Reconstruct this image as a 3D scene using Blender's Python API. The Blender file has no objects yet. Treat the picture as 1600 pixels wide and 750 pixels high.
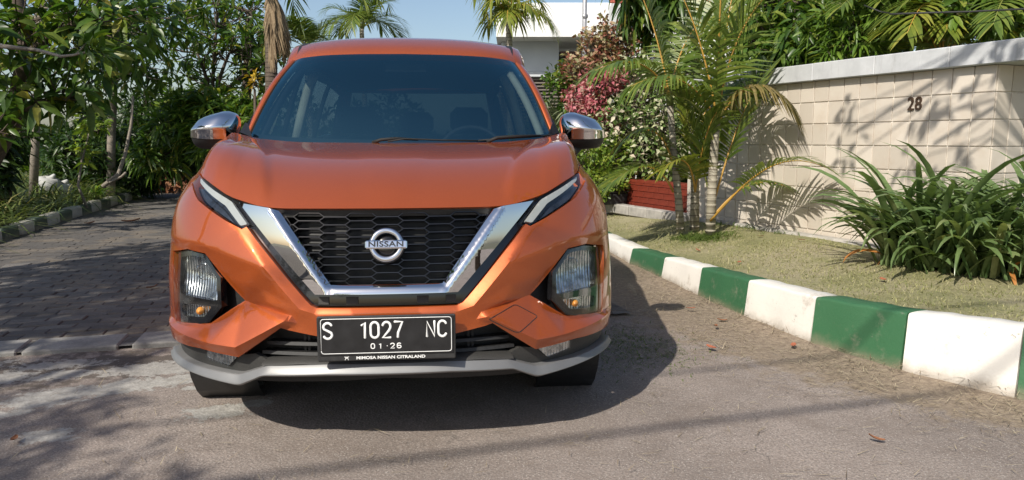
import bpy, math, random
import numpy as np
from mathutils import Vector, Matrix
from mathutils.geometry import delaunay_2d_cdt

random.seed(7)
RNG = np.random.default_rng(11)
SC = bpy.context.scene
COL = SC.collection

# ------------------------------------------------------------------ camera, sky, sun, exposure
CAM_H = 1.10
FPX = 1150.0
PITCH = math.atan((375 - 219) / FPX)
cam_d = bpy.data.cameras.new('camera')
cam = bpy.data.objects.new('camera', cam_d)
COL.objects.link(cam)
cam.location = (0, 0, CAM_H)
cam.rotation_euler = (math.pi / 2 - PITCH, 0, 0)
cam_d.sensor_fit = 'HORIZONTAL'
cam_d.sensor_width = 36.0
cam_d.lens = 36.0 * FPX / 1600.0
cam_d.clip_start = 0.05
cam_d.clip_end = 3000
SC.camera = cam

SUN_VEC = Vector((-0.60, -0.93, 1.0)).normalized()
ELEV = math.asin(SUN_VEC.z)
ROT = math.atan2(SUN_VEC.x, SUN_VEC.y)
world = bpy.data.worlds.new('World')
SC.world = world
world.use_nodes = True
wn = world.node_tree
wn.nodes.clear()
sky = wn.nodes.new('ShaderNodeTexSky')
sky.sky_type = 'NISHITA'
sky.sun_disc = False
sky.sun_elevation = ELEV
sky.sun_rotation = ROT
sky.air_density = 1.0
sky.dust_density = 1.6
sky.ozone_density = 1.0
bg = wn.nodes.new('ShaderNodeBackground')
bg.inputs['Strength'].default_value = 0.10
wo = wn.nodes.new('ShaderNodeOutputWorld')
wn.links.new(sky.outputs[0], bg.inputs[0])
wn.links.new(bg.outputs[0], wo.inputs[0])
sd = bpy.data.lights.new('sun', 'SUN')
sd.energy = 4.2
sd.angle = math.radians(0.53)
sd.color = (1.0, 0.94, 0.84)
sun = bpy.data.objects.new('sun', sd)
COL.objects.link(sun)
sun.rotation_euler = SUN_VEC.to_track_quat('Z', 'Y').to_euler()
SC.view_settings.view_transform = 'Standard'
SC.view_settings.look = 'None'
SC.view_settings.exposure = 0.42
SC.view_settings.gamma = 1.0

# ------------------------------------------------------------------ object helpers
def tag(o, label=None, cat=None, group=None, kind=None):
    if label: o['label'] = label
    if cat: o['category'] = cat
    if group: o['group'] = group
    if kind: o['kind'] = kind
    return o

def empty(name, loc=(0, 0, 0), rz=0.0, parent=None):
    o = bpy.data.objects.new(name, None)
    COL.objects.link(o)
    o.location = loc
    o.rotation_euler = (0, 0, rz)
    o.empty_display_size = 0.2
    if parent: o.parent = parent
    return o

def link_mesh(name, me, parent=None):
    o = bpy.data.objects.new(name, me)
    COL.objects.link(o)
    if parent: o.parent = parent
    return o

class MB:
    """collects verts and faces for one mesh object"""
    def __init__(s):
        s.v = []; s.f = []; s.m = []; s.sm = []
    def add(s, verts, faces, mi=0, smooth=True):
        b = len(s.v)
        s.v.extend([tuple(float(c) for c in p) for p in verts])
        for f in faces:
            s.f.append(tuple(b + i for i in f)); s.m.append(mi); s.sm.append(smooth)
    def box(s, c, d, mi=0, rot=None, bev=0.0):
        """box with chamfered edges (bev) centred at c, size d"""
        hx, hy, hz = d[0] / 2, d[1] / 2, d[2] / 2
        R = rot if rot is not None else Matrix.Identity(3)
        c = Vector(c)
        if bev <= 0:
            vs = [Vector((x, y, z)) for x in (-hx, hx) for y in (-hy, hy) for z in (-hz, hz)]
            fs = [(0, 1, 3, 2), (4, 6, 7, 5), (0, 4, 5, 1), (2, 3, 7, 6), (0, 2, 6, 4), (1, 5, 7, 3)]
        else:
            b = min(bev, hx * .9, hy * .9, hz * .9)
            vs = []; key = {}
            for sx in (-1, 1):
                for sy in (-1, 1):
                    for sz in (-1, 1):
                        for ax in range(3):
                            p = [sx * (hx - b), sy * (hy - b), sz * (hz - b)]
                            p[ax] = (sx * hx, sy * hy, sz * hz)[ax]
                            key[(sx, sy, sz, ax)] = len(vs); vs.append(Vector(p))
            fs = []
            for ax in range(3):
                o1, o2 = [i for i in range(3) if i != ax]
                for sg in (-1, 1):
                    q = []
                    for a1, a2 in ((-1, -1), (1, -1), (1, 1), (-1, 1)):
                        t = [0, 0, 0]; t[ax] = sg; t[o1] = a1; t[o2] = a2
                        q.append(key[(t[0], t[1], t[2], ax)])
                    fs.append(tuple(q))
            for ax in range(3):
                o1, o2 = [i for i in range(3) if i != ax]
                for a1 in (-1, 1):
                    for a2 in (-1, 1):
                        q = []
                        for sg, axx in ((-1, o1), (1, o1), (1, o2), (-1, o2)):
                            t = [0, 0, 0]; t[ax] = sg; t[o1] = a1; t[o2] = a2
                            q.append(key[(t[0], t[1], t[2], axx)])
                        fs.append(tuple(q))
            for sx in (-1, 1):
                for sy in (-1, 1):
                    for sz in (-1, 1):
                        fs.append(tuple(key[(sx, sy, sz, a)] for a in range(3)))
        s.add([c + R @ p for p in vs], fs, mi, False)
    def tube(s, pts, rad, n=8, mi=0, cap=True, flat=None):
        """round tube along pts; rad number or list; flat=(axis vector, factor) squashes it"""
        pts = [Vector(p) for p in pts]
        m = len(pts)
        rad = [rad] * m if not hasattr(rad, '__len__') else list(rad)
        up = Vector((0, 0, 1))
        vs = []; prev = None
        for i, p in enumerate(pts):
            t = (pts[min(i + 1, m - 1)] - pts[max(i - 1, 0)])
            t = t.normalized() if t.length > 1e-9 else Vector((0, 0, 1))
            if prev is None:
                a = t.cross(up)
                if a.length < 1e-3: a = t.cross(Vector((0, 1, 0)))
            else:
                a = prev - t * prev.dot(t)
                if a.length < 1e-4: a = t.cross(up)
            a.normalize(); prev = a
            b = t.cross(a)
            for k in range(n):
                an = 2 * math.pi * k / n
                d = (a * math.cos(an) + b * math.sin(an)) * rad[i]
                if flat is not None:
                    d = d - flat[0] * d.dot(flat[0]) * (1 - flat[1])
                vs.append(p + d)
        fs = []
        for i in range(m - 1):
            for k in range(n):
                k2 = (k + 1) % n
                fs.append((i * n + k, i * n + k2, (i + 1) * n + k2, (i + 1) * n + k))
        if cap:
            fs.append(tuple(range(n))[::-1]); fs.append(tuple((m - 1) * n + k for k in range(n)))
        s.add(vs, fs, mi, True)
    def lathe(s, prof, c, axis, n=32, mi=0, smooth=True):
        """prof = [(r, h)], spun about axis through c"""
        ax = Vector(axis).normalized()
        a = ax.orthogonal().normalized(); b = ax.cross(a)
        c = Vector(c); vs = []; fs = []
        for r, h in prof:
            for k in range(n):
                an = 2 * math.pi * k / n
                vs.append(c + ax * h + (a * math.cos(an) + b * math.sin(an)) * r)
        for i in range(len(prof) - 1):
            for k in range(n):
                k2 = (k + 1) % n
                fs.append((i * n + k, i * n + k2, (i + 1) * n + k2, (i + 1) * n + k))
        s.add(vs, fs, mi, smooth)
    def grid(s, P, mi=0, smooth=True, closed_u=False):
        """P array (nu, nv, 3)"""
        nu, nv = len(P), len(P[0])
        vs = [p for row in P for p in row]
        fs = []
        for i in range(nu - 1 + (1 if closed_u else 0)):
            i2 = (i + 1) % nu
            for j in range(nv - 1):
                fs.append((i * nv + j, i2 * nv + j, i2 * nv + j + 1, i * nv + j + 1))
        s.add(vs, fs, mi, smooth)
    def mesh(s, name, mats):
        me = bpy.data.meshes.new(name)
        me.from_pydata(s.v, [], s.f)
        for m in (mats if isinstance(mats, (list, tuple)) else [mats]): me.materials.append(m)
        me.polygons.foreach_set('material_index', s.m)
        me.polygons.foreach_set('use_smooth', s.sm)
        me.update()
        return me
    def build(s, name, mats, parent=None):
        return link_mesh(name, s.mesh(name, mats), parent)

def np_mesh(name, V, T, mat, smooth=True, quads=False):
    """fast mesh from numpy arrays"""
    V = np.asarray(V, np.float32).reshape(-1, 3); T = np.asarray(T, np.int32)
    k = 4 if quads else 3
    T = T.reshape(-1, k)
    me = bpy.data.meshes.new(name)
    me.vertices.add(len(V)); me.vertices.foreach_set('co', V.ravel())
    me.loops.add(T.size); me.loops.foreach_set('vertex_index', T.ravel())
    me.polygons.add(len(T))
    me.polygons.foreach_set('loop_start', np.arange(0, T.size, k, dtype=np.int32))
    me.polygons.foreach_set('loop_total', np.full(len(T), k, np.int32))
    me.polygons.foreach_set('use_smooth', np.full(len(T), smooth, bool))
    me.update(calc_edges=True)
    me.materials.append(mat)
    return me

# ------------------------------------------------------------------ materials
def sset(b, **kw):
    for k, v in kw.items():
        b.inputs[k.replace('_', ' ')].default_value = v

class NT:
    """tiny node helper"""
    def __init__(s, name):
        s.mat = bpy.data.materials.new(name)
        s.mat.use_nodes = True
        s.t = s.mat.node_tree
        s.b = s.t.nodes['Principled BSDF']
        s.out = s.t.nodes['Material Output']
    def n(s, kind, **kw):
        x = s.t.nodes.new(kind)
        for k, v in kw.items(): setattr(x, k, v)
        return x
    def l(s, a, b): s.t.links.new(a, b)
    def coord(s, scale=1.0, kind='Object'):
        c = s.n('ShaderNodeTexCoord')
        m = s.n('ShaderNodeMapping')
        m.inputs['Scale'].default_value = (scale,) * 3 if not hasattr(scale, '__len__') else scale
        s.l(c.outputs[kind], m.inputs[0]); return m.outputs[0]
    def noise(s, vec, scale, detail=4, rough=.55):
        x = s.n('ShaderNodeTexNoise'); x.inputs['Scale'].default_value = scale
        x.inputs['Detail'].default_value = detail; x.inputs['Roughness'].default_value = rough
        s.l(vec, x.inputs['Vector']); return x.outputs[0]
    def ramp(s, fac, stops, interp='LINEAR'):
        r = s.n('ShaderNodeValToRGB'); r.color_ramp.interpolation = interp
        e = r.color_ramp.elements
        e[0].position, e[0].color = stops[0][0], (*stops[0][1], 1)
        e[1].position, e[1].color = stops[1][0], (*stops[1][1], 1)
        for p, c in stops[2:]:
            q = e.new(p); q.color = (*c, 1)
        s.l(fac, r.inputs[0]); return r.outputs[0]
    def mix(s, fac, a, b, mode='MIX'):
        x = s.n('ShaderNodeMix', data_type='RGBA', blend_type=mode)
        for sock, v in ((x.inputs[0], fac), (x.inputs[6], a), (x.inputs[7], b)):
            if hasattr(v, 'is_output'): s.l(v, sock)
            else: sock.default_value = v if not hasattr(v, '__len__') else (*v, 1)[:4]
        return x.outputs[2]
    def math(s, op, a, b=0.0, clamp=False):
        x = s.n('ShaderNodeMath', operation=op, use_clamp=clamp)
        for sock, v in ((x.inputs[0], a), (x.inputs[1], b)):
            if hasattr(v, 'is_output'): s.l(v, sock)
            else: sock.default_value = v
        return x.outputs[0]
    def rng(s, v, a, b, c=0.0, d=1.0):
        x = s.n('ShaderNodeMapRange'); x.interpolation_type = 'SMOOTHSTEP'
        s.l(v, x.inputs[0])
        for i, q in enumerate((a, b, c, d)): x.inputs[i + 1].default_value = q
        return x.outputs[0]
    def bump(s, h, strength=.3, dist=.01):
        x = s.n('ShaderNodeBump'); x.inputs['Strength'].default_value = strength
        x.inputs['Distance'].default_value = dist
        s.l(h, x.inputs['Height']); s.l(x.outputs[0], s.b.inputs['Normal'])
    def island(s):
        return s.n('ShaderNodeNewGeometry').outputs['Random Per Island']
    def base(s, c):
        if hasattr(c, 'is_output'): s.l(c, s.b.inputs['Base Color'])
        else: s.b.inputs['Base Color'].default_value = (*c, 1)

def simple(name, col, rough=.5, metal=0.0, var=.15, scale=30, bump=0.0, **kw):
    t = NT(name)
    v = t.coord()
    nz = t.noise(v, scale, 4)
    c1 = tuple(max(0, c * (1 - var)) for c in col); c2 = tuple(min(1, c * (1 + var)) for c in col)
    t.base(t.ramp(nz, [(.3, c1), (.7, c2)]))
    sset(t.b, Roughness=rough, Metallic=metal, **kw)
    if bump: t.bump(nz, bump, .004)
    return t.mat

def glassy(name, tint, fres_ior=1.5, rough=0.0, gcol=(1, 1, 1)):
    """thin clear sheet: tinted see-through plus mirror reflection by Fresnel"""
    t = NT(name); t.t.nodes.remove(t.b)
    tr = t.n('ShaderNodeBsdfTransparent'); tr.inputs[0].default_value = (*tint, 1)
    gl = t.n('ShaderNodeBsdfGlossy'); gl.inputs['Roughness'].default_value = rough
    gl.inputs[0].default_value = (*gcol, 1)
    lw = t.n('ShaderNodeLayerWeight'); lw.inputs[0].default_value = .5
    f0 = ((fres_ior - 1) / (fres_ior + 1)) ** 2
    fr = t.math('ADD', t.math('MULTIPLY', t.math('POWER', lw.outputs['Facing'], 5.0), 1 - f0), f0)
    mx = t.n('ShaderNodeMixShader')
    t.l(fr, mx.inputs[0]); t.l(tr.outputs[0], mx.inputs[1]); t.l(gl.outputs[0], mx.inputs[2])
    t.l(mx.outputs[0], t.out.inputs[0])
    return t.mat

M = {}
def car_mats():
    t = NT('orange_metallic_paint')
    v = t.coord()
    fl = t.noise(v, 900, 2)
    big = t.noise(v, 3, 3)
    t.base(t.mix(t.rng(fl, .35, .7), t.ramp(big, [(.3, (.34, .058, .006)), (.7, (.37, .066, .007))]), (.48, .100, .012)))
    sset(t.b, Metallic=.52, Roughness=.45, Coat_Weight=1.0, Coat_Roughness=.02, Coat_IOR=1.62)
    dust = t.noise(v, 14, 5)
    t.l(t.rng(dust, .35, .8, .01, .05), t.b.inputs['Coat Roughness'])
    M['paint'] = t.mat
    t = NT('chrome'); t.base((.78, .78, .79)); sset(t.b, Metallic=1.0, Roughness=.045)
    t.l(t.rng(t.noise(t.coord(), 40, 4), .3, .8, .008, .03), t.b.inputs['Roughness'])
    M['chrome'] = t.mat
    M['gloss_black'] = simple('gloss_black_plastic', (.008, .008, .009), .12, var=.3, Coat_Weight=.6, Coat_Roughness=.03)
    M['black'] = simple('matt_black_plastic', (.014, .014, .014), .55, var=.3, scale=80)
    M['grey_plastic'] = simple('textured_black_plastic', (.035, .034, .032), .6, var=.2, scale=300, bump=.15)
    M['silver'] = simple('silver_paint', (.20, .20, .20), .45, .40, var=.06, scale=8)
    M['rubber'] = simple('tyre_rubber', (.050, .047, .044), .8, var=.4, scale=25, bump=.2)
    M['alloy'] = simple('alloy_metal', (.5, .5, .52), .3, .9, var=.05)
    M['lens'] = glassy('clear_lens', (.93, .95, .95), 1.42)
    M['windscreen'] = glassy('windscreen_glass', (.33, .40, .43), 2.75, 0.0, (.40, .88, 1.0))
    M['side_glass'] = glassy('side_window_glass', (.30, .36, .37), 1.55)
    M['rear_glass'] = glassy('rear_window_glass', (.07, .09, .09), 1.6)
    M['light_bar'] = simple('white_light_guide', (.36, .37, .36), .25, var=.04)
    M['amber'] = simple('amber_bulb', (.75, .30, .06), .2, var=.2)
    t = NT('lamp_reflector'); t.base(t.ramp(t.noise(t.coord(), 35, 3), [(.35, (.34, .35, .36)), (.65, (.78, .79, .80))])); sset(t.b, Metallic=.95, Roughness=.20)
    w = t.n('ShaderNodeTexWave'); w.inputs['Scale'].default_value = 26; w.inputs['Distortion'].default_value = .5
    t.l(t.coord((1, .2, .15)), w.inputs[0]); t.bump(w.outputs[1], .45, .006)
    M['reflector'] = t.mat
    M['dark_reflector'] = simple('smoked_lamp_reflector', (.10, .105, .115), .18, .85, var=.4, scale=25)
    M['wiper'] = simple('wiper_rubber', (.005, .005, .005), .7)
    M['plate'] = simple('number_plate_black', (.016, .016, .017), .35, var=.35, scale=20)
    M['plate_frame'] = simple('number_plate_frame', (.03, .03, .03), .45, var=.3)
    M['white_paint_small'] = simple('white_lettering', (.80, .80, .78), .45, var=.06)
    M['emblem_letter'] = simple('emblem_black_lettering', (.02, .02, .02), .4)
    M['seat'] = simple('black_seat_cloth', (.018, .018, .02), .9, var=.2)
    M['trim_beige'] = simple('beige_pillar_trim', (.80, .74, .58), .6, var=.06)
    M['trim_dark'] = simple('dark_cabin_trim', (.03, .032, .034), .6, var=.2)
    M['disc'] = simple('brake_steel', (.25, .24, .23), .4, .9)
# ------------------------------------------------------------------ the car
def lerp1(x, xs, ys): return np.interp(x, xs, ys)
WZ = [0.0, .19, .30, .40, .5, .62, .75, .83, .89, .94, .98, 1.02, 1.06, 1.13]
WW = [.855, .872, .880, .887, .891, .889, .883, .872, .852, .824, .796, .768, .75, .72]
PZ = [0, .19, .25, .33, .45, .55, .62, .75, .87, .95, 1.05, 1.13]
PY = [.06, .045, .02, .0, .0, .0, .012, .045, .085, .12, .17, .21]
FD = 0.60
USC = 0.75
def smooth_interp(x, xs, ys, r=.03):
    x = np.asarray(x, float)
    return sum(np.interp(x + d, xs, ys) for d in (-r, -r / 2, 0, r / 2, r)) / 5
def Wf(z): return smooth_interp(z, WZ, WW)
def Pf(z): return smooth_interp(z, PZ, PY)

def fas_uv(x, z):
    t = np.clip(np.abs(x) / Wf(z), 0, 1)
    return np.sign(x) * np.arcsin(t ** 1.2) * USC, np.asarray(z, float)
def fas_P(u, v):
    th = np.clip(np.abs(u) / USC, 0, math.pi / 2)
    x = np.sign(u) * Wf(v) * np.sin(th) ** (1 / 1.2)
    y = FD * (1 - np.cos(th)) + Pf(v)
    return np.stack([x, y, np.asarray(v, float) + 0 * x], -1)

# side of the body: x as a function of (y, z)
SZ = [0.0, .19, .30, .40, .5, .62, .75, .83, .90, .98, 1.05, 1.10, 1.30, 1.45, 1.56, 1.62, 1.70]
SX = [.84, .865, .872, .880, .884, .880, .876, .875, .868, .852, .825, .80, .745, .695, .645, .60, .52]
def side_X(y, z):
    y = np.asarray(y, float); z = np.asarray(z, float)
    k = np.clip((y - .6) / .75, 0, 1); k = k * k * (3 - 2 * k)
    zz = np.minimum(z, 1.13)
    a = Wf(zz); b = smooth_interp(z, SZ, SX)
    w = a * (1 - k) + b * k
    e = np.clip((y - 3.7) / .75, 0, 1)
    return w - .10 * e ** 2.2
def side_uv(y, z): return np.asarray(y, float), np.asarray(z, float)
def side_P(sg):
    def P(u, v):
        u = np.asarray(u, float); v = np.asarray(v, float)
        return np.stack([sg * side_X(u, v), u, v], -1)
    return P

def dense(poly, step, closed=True):
    out = []
    n = len(poly)
    for i in range(n if closed else n - 1):
        a = np.array(poly[i], float); b = np.array(poly[(i + 1) % n], float)
        k = max(1, int(np.ceil(np.linalg.norm(b - a) / step)))
        for j in range(k): out.append(tuple(a + (b - a) * j / k))
    if not closed: out.append(tuple(poly[-1]))
    return out

def inside(pts, poly):
    pts = np.asarray(pts, float); poly = np.asarray(poly, float)
    x, y = pts[:, 0], pts[:, 1]
    res = np.zeros(len(pts), bool)
    n = len(poly)
    for i in range(n):
        x1, y1 = poly[i]; x2, y2 = poly[(i + 1) % n]
        if y1 == y2: continue
        c = ((y1 > y) != (y2 > y)) & (x < (x2 - x1) * (y - y1) / (y2 - y1) + x1)
        res ^= c
    return res

def bev2(poly, r, k=3):
    """round the corners of a 2-D polygon"""
    out = []; n = len(poly)
    for i in range(n):
        p = np.array(poly[i], float); a = np.array(poly[i - 1], float); b = np.array(poly[(i + 1) % n], float)
        la, lb = np.linalg.norm(a - p), np.linalg.norm(b - p)
        rr = min(r, la * .45, lb * .45)
        p1 = p + (a - p) / max(la, 1e-9) * rr; p2 = p + (b - p) / max(lb, 1e-9) * rr
        for j in range(k + 1):
            t = j / k
            out.append(tuple((1 - t) ** 2 * p1 + 2 * t * (1 - t) * p + t * t * p2))
    return out

def lift(P, u, v, off):
    """points of the surface moved by off along the outward normal"""
    e = 1e-3
    p = P(u, v)
    du = P(u + e, v) - P(u - e, v); dv = P(u, v + e) - P(u, v - e)
    n = np.cross(du, dv)
    n /= np.maximum(np.linalg.norm(n, axis=-1, keepdims=True), 1e-12)
    # outward = away from the inside of the car
    c = np.array([0, 2.2, .7])
    sg = np.sign(((p - c) * n).sum(-1, keepdims=True)); sg[sg == 0] = 1
    n *= sg
    return p + n * np.asarray(off)[..., None], n

def panel(name, poly, mat, parent, off=0.0, rim=.012, holes=(), h=.022, net=None, uv=fas_uv, P=fas_P, r=0.0, mirror=False, lines=(), sharp=0):
    """sheet cut from a curved surface by an outline, with returned edges"""
    if r: poly = bev2(poly, r)
    if mirror:
        poly = [(-x, z) for x, z in poly]; holes = [[(-x, z) for x, z in q] for q in holes]
    loops = []
    for q in [poly] + list(holes):
        d = np.array(dense(q, h))
        uu, vv = uv(d[:, 0], d[:, 1])
        L = np.stack([uu, vv], -1)
        L2 = [L[0]]
        for p in L[1:]:
            if np.linalg.norm(p - L2[-1]) > h * .08: L2.append(p)
        if np.linalg.norm(L2[0] - L2[-1]) < h * .08: L2.pop()
        # split long hops
        loops.append(np.array(dense([tuple(p) for p in L2], h * 1.2)))
    lo = loops[0].min(0); hi = loops[0].max(0)
    gx = np.arange(lo[0], hi[0] + h, h); gy = np.arange(lo[1], hi[1] + h, h)
    cl = []
    for l0, l1 in lines:
        d = np.array(dense([l0, l1], h, False)); uu, vv = uv(d[:, 0], d[:, 1]); cl.append(np.stack([uu, vv], -1))
    G = np.stack(np.meshgrid(gx, gy, indexing='ij'), -1).reshape(-1, 2) + h * .37
    ok = inside(G, loops[0])
    for q in loops[1:]: ok &= ~inside(G, q)
    allb = np.concatenate(loops)
    G = G[ok]
    if len(G):
        dm = np.full(len(G), 9.0)
        for b in (np.concatenate([allb] + cl) if cl else allb): dm = np.minimum(dm, ((G - b) ** 2).sum(1))
        G = G[dm > (h * .55) ** 2]
    pts = [Vector(p) for p in allb] + [Vector(p) for p in G]
    edges = []; b0 = 0
    for q in loops:
        n = len(q)
        edges += [(b0 + i, b0 + (i + 1) % n) for i in range(n)]; b0 += n
    for q in cl:
        b1 = len(pts); pts += [Vector(p) for p in q]; edges += [(b1 + i, b1 + i + 1) for i in range(len(q) - 1)]
    V, _, Fc, *_r = delaunay_2d_cdt(pts, edges, [], 0, 1e-5)
    V = np.array([tuple(p) for p in V]); Fc = np.array([f for f in Fc if len(f) == 3])
    cen = V[Fc].mean(1)
    keep = inside(cen, loops[0])
    for q in loops[1:]: keep &= ~inside(cen, q)
    Fc = Fc[keep]
    offs = np.full(len(V), float(off))
    u, v = V[:, 0], V[:, 1]
    if net is not None:
        b = P(u, v)
        offs = offs + net(b[:, 0], b[:, 2])
    X, N = lift(P, u, v, offs)
    fn = np.cross(X[Fc[:, 1]] - X[Fc[:, 0]], X[Fc[:, 2]] - X[Fc[:, 0]])
    fl = (fn * N[Fc].mean(1)).sum(1) < 0
    Fc[fl] = Fc[fl][:, ::-1]
    mb = MB(); mb.add(X, [tuple(f) for f in Fc])
    cnt = {}
    for f in Fc:
        for i in range(3):
            e = (int(f[i]), int(f[(i + 1) % 3])); cnt[e] = 1
    if rim:
        vs = []; fs = []
        for (a, b) in list(cnt):
            if (b, a) in cnt: continue
            k = len(vs)
            vs += [X[a], X[b], X[b] - N[b] * rim, X[a] - N[a] * rim]
            fs.append((k + 1, k, k + 3, k + 2))
        mb.add(vs, fs, 0, False)
    o = mb.build(name, mat, parent)
    if sharp: o.data.set_sharp_from_angle(angle=math.radians(sharp))
    return o

class Net:
    """relief given at a few points (|x|, z, offset), linear between, then softened"""
    def __init__(s, pts, lines=()):
        s.p = np.array([(a, b) for a, b, c in pts]); s.d = np.array([c for a, b, c in pts])
        V, _, Fc, ov, *_r = delaunay_2d_cdt([Vector(p) for p in s.p], [tuple(e) for e in lines], [], 0, 1e-7)
        V = np.array([tuple(p) for p in V])
        idx = [int(np.argmin(((s.p - v) ** 2).sum(1))) for v in V]
        s.t = [[idx[i] for i in f] for f in Fc]
    def raw(s, x, z):
        x = np.abs(x); out = np.zeros_like(x); best = np.full_like(x, -9.0)
        for t in s.t:
            A, B, C = s.p[t[0]], s.p[t[1]], s.p[t[2]]
            den = (B[1] - C[1]) * (A[0] - C[0]) + (C[0] - B[0]) * (A[1] - C[1])
            if abs(den) < 1e-12: continue
            l0 = ((B[1] - C[1]) * (x - C[0]) + (C[0] - B[0]) * (z - C[1])) / den
            l1 = ((C[1] - A[1]) * (x - C[0]) + (A[0] - C[0]) * (z - C[1])) / den
            l2 = 1 - l0 - l1
            mn = np.minimum(np.minimum(l0, l1), l2)
            up = mn > best
            best = np.where(up, mn, best)
            out = np.where(up, s.d[t[0]] * l0 + s.d[t[1]] * l1 + s.d[t[2]] * l2, out)
        return out
    def __call__(s, x, z, r=.0034):
        acc = s.raw(x, z) * 2
        for k in range(8):
            a = k * math.pi / 4; acc = acc + s.raw(x + r * math.cos(a), z + r * math.sin(a))
        return acc / 10

def both(poly): # half outline (x >= 0, centre first and last) -> full outline
    return list(poly) + [(-x, z) for x, z in poly[::-1] if x > 1e-6]

def band(name, top, bot, prof, mat, parent, n=120, P=fas_P, uv=fas_uv):
    """strip between two lines on the front, with a cross-section prof=[(v, off)]"""
    xm = max(top[-1][0], bot[-1][0])
    th = np.linspace(-1, 1, n) * math.pi / 2
    xs = np.sign(th) * xm * np.abs(np.sin(th)) ** (1 / 1.2)
    def res(pl):
        pl = np.array(pl, float)
        z = sum(np.interp(np.abs(xs) + d, pl[:, 0], pl[:, 1]) for d in (-.006, 0, .006)) / 3
        return np.stack([xs, z], -1)
    a, b = res(top), res(bot)
    rows = []
    for v, off in prof:
        c = a + (b - a) * v
        uu, vv = uv(c[:, 0], c[:, 1])
        X, _ = lift(P, uu, vv, np.full(n, off))
        rows.append(X)
    mb = MB(); mb.grid(np.array(rows).tolist())
    return mb.build(name, mat, parent)

def strokes(mb, lines, org, ux, uz, sx, sz, w, nrm, mi=0):
    """embossed strokes: lines in unit square -> raised round ribbons"""
    org, ux, uz, nrm = Vector(org), Vector(ux), Vector(uz), Vector(nrm)
    for ln in lines:
        pts = [org + ux * (a * sx) + uz * (b * sz) for a, b in ln]
        if len(pts) > 1:
            d0 = (pts[0] - pts[1]).normalized() * w * .5; d1 = (pts[-1] - pts[-2]).normalized() * w * .5
            pts = [pts[0] + d0] + pts + [pts[-1] + d1]
            rad = [w * .45] + [w * .5 if False else w] * (len(pts) - 2) + [w * .45]
        mb.tube(pts, rad, 8, mi, True, (nrm, .35))

def arc(cx, cz, rx, rz, a0, a1, n=10):
    return [(cx + rx * math.cos(math.radians(a0 + (a1 - a0) * i / n)), cz + rz * math.sin(math.radians(a0 + (a1 - a0) * i / n))) for i in range(n + 1)]
GLYPH = {
    'S': [arc(.5, .75, .5, .25, 20, 200, 8) + [(.08, .62), (.5, .5), (.92, .38)] + arc(.5, .25, .5, .25, 0, -160, 8)],
    '1': [[(.15, .8), (.6, 1.0), (.6, 0)]],
    '0': [arc(.5, .72, .5, .28, 0, 180, 8) + arc(.5, .28, .5, .28, 180, 360, 8) + [(1, .5), (1, .72)]],
    '2': [arc(.5, .72, .5, .28, 170, -20, 8) + [(.8, .45), (0, 0), (1, 0)]],
    '7': [[(0, 1), (1, 1), (.45, .3), (.4, 0)]],
    'N': [[(0, 0), (0, 1), (1, 0), (1, 1)]],
    'C': [arc(.5, .72, .5, .28, 20, 180, 8) + arc(.5, .28, .5, .28, 180, 340, 8)],
    '6': [arc(.5, .70, .5, .30, 35, 180, 8) + [(0, .4)] + arc(.5, .28, .5, .28, 180, 540, 14)],
    '.': [[(.45, .5), (.55, .5)]],
}

def font_mesh(name, text, size, mat, extrude=.001, offset=0.0, xs=1.0, space=1.0):
    cu = bpy.data.curves.new(name, 'FONT')
    cu.body = text; cu.size = size; cu.extrude = extrude; cu.offset = offset
    cu.align_x = 'CENTER'; cu.align_y = 'CENTER'; cu.space_character = space
    cu.resolution_u = 4
    o = bpy.data.objects.new(name, cu); COL.objects.link(o)
    bpy.context.view_layer.update()
    me = bpy.data.meshes.new_from_object(o.evaluated_get(bpy.context.evaluated_depsgraph_get()))
    bpy.data.objects.remove(o); bpy.data.curves.remove(cu)
    co = np.zeros(len(me.vertices) * 3); me.vertices.foreach_get('co', co)
    co = co.reshape(-1, 3); co[:, 0] *= xs
    me.vertices.foreach_set('co', co.ravel())
    me.materials.clear(); me.materials.append(mat)
    me.name = name
    return me

CAR_LOC = (-0.4195, 2.42, 0.0)
CAR_YAW = math.atan(108 / 1150)

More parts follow.
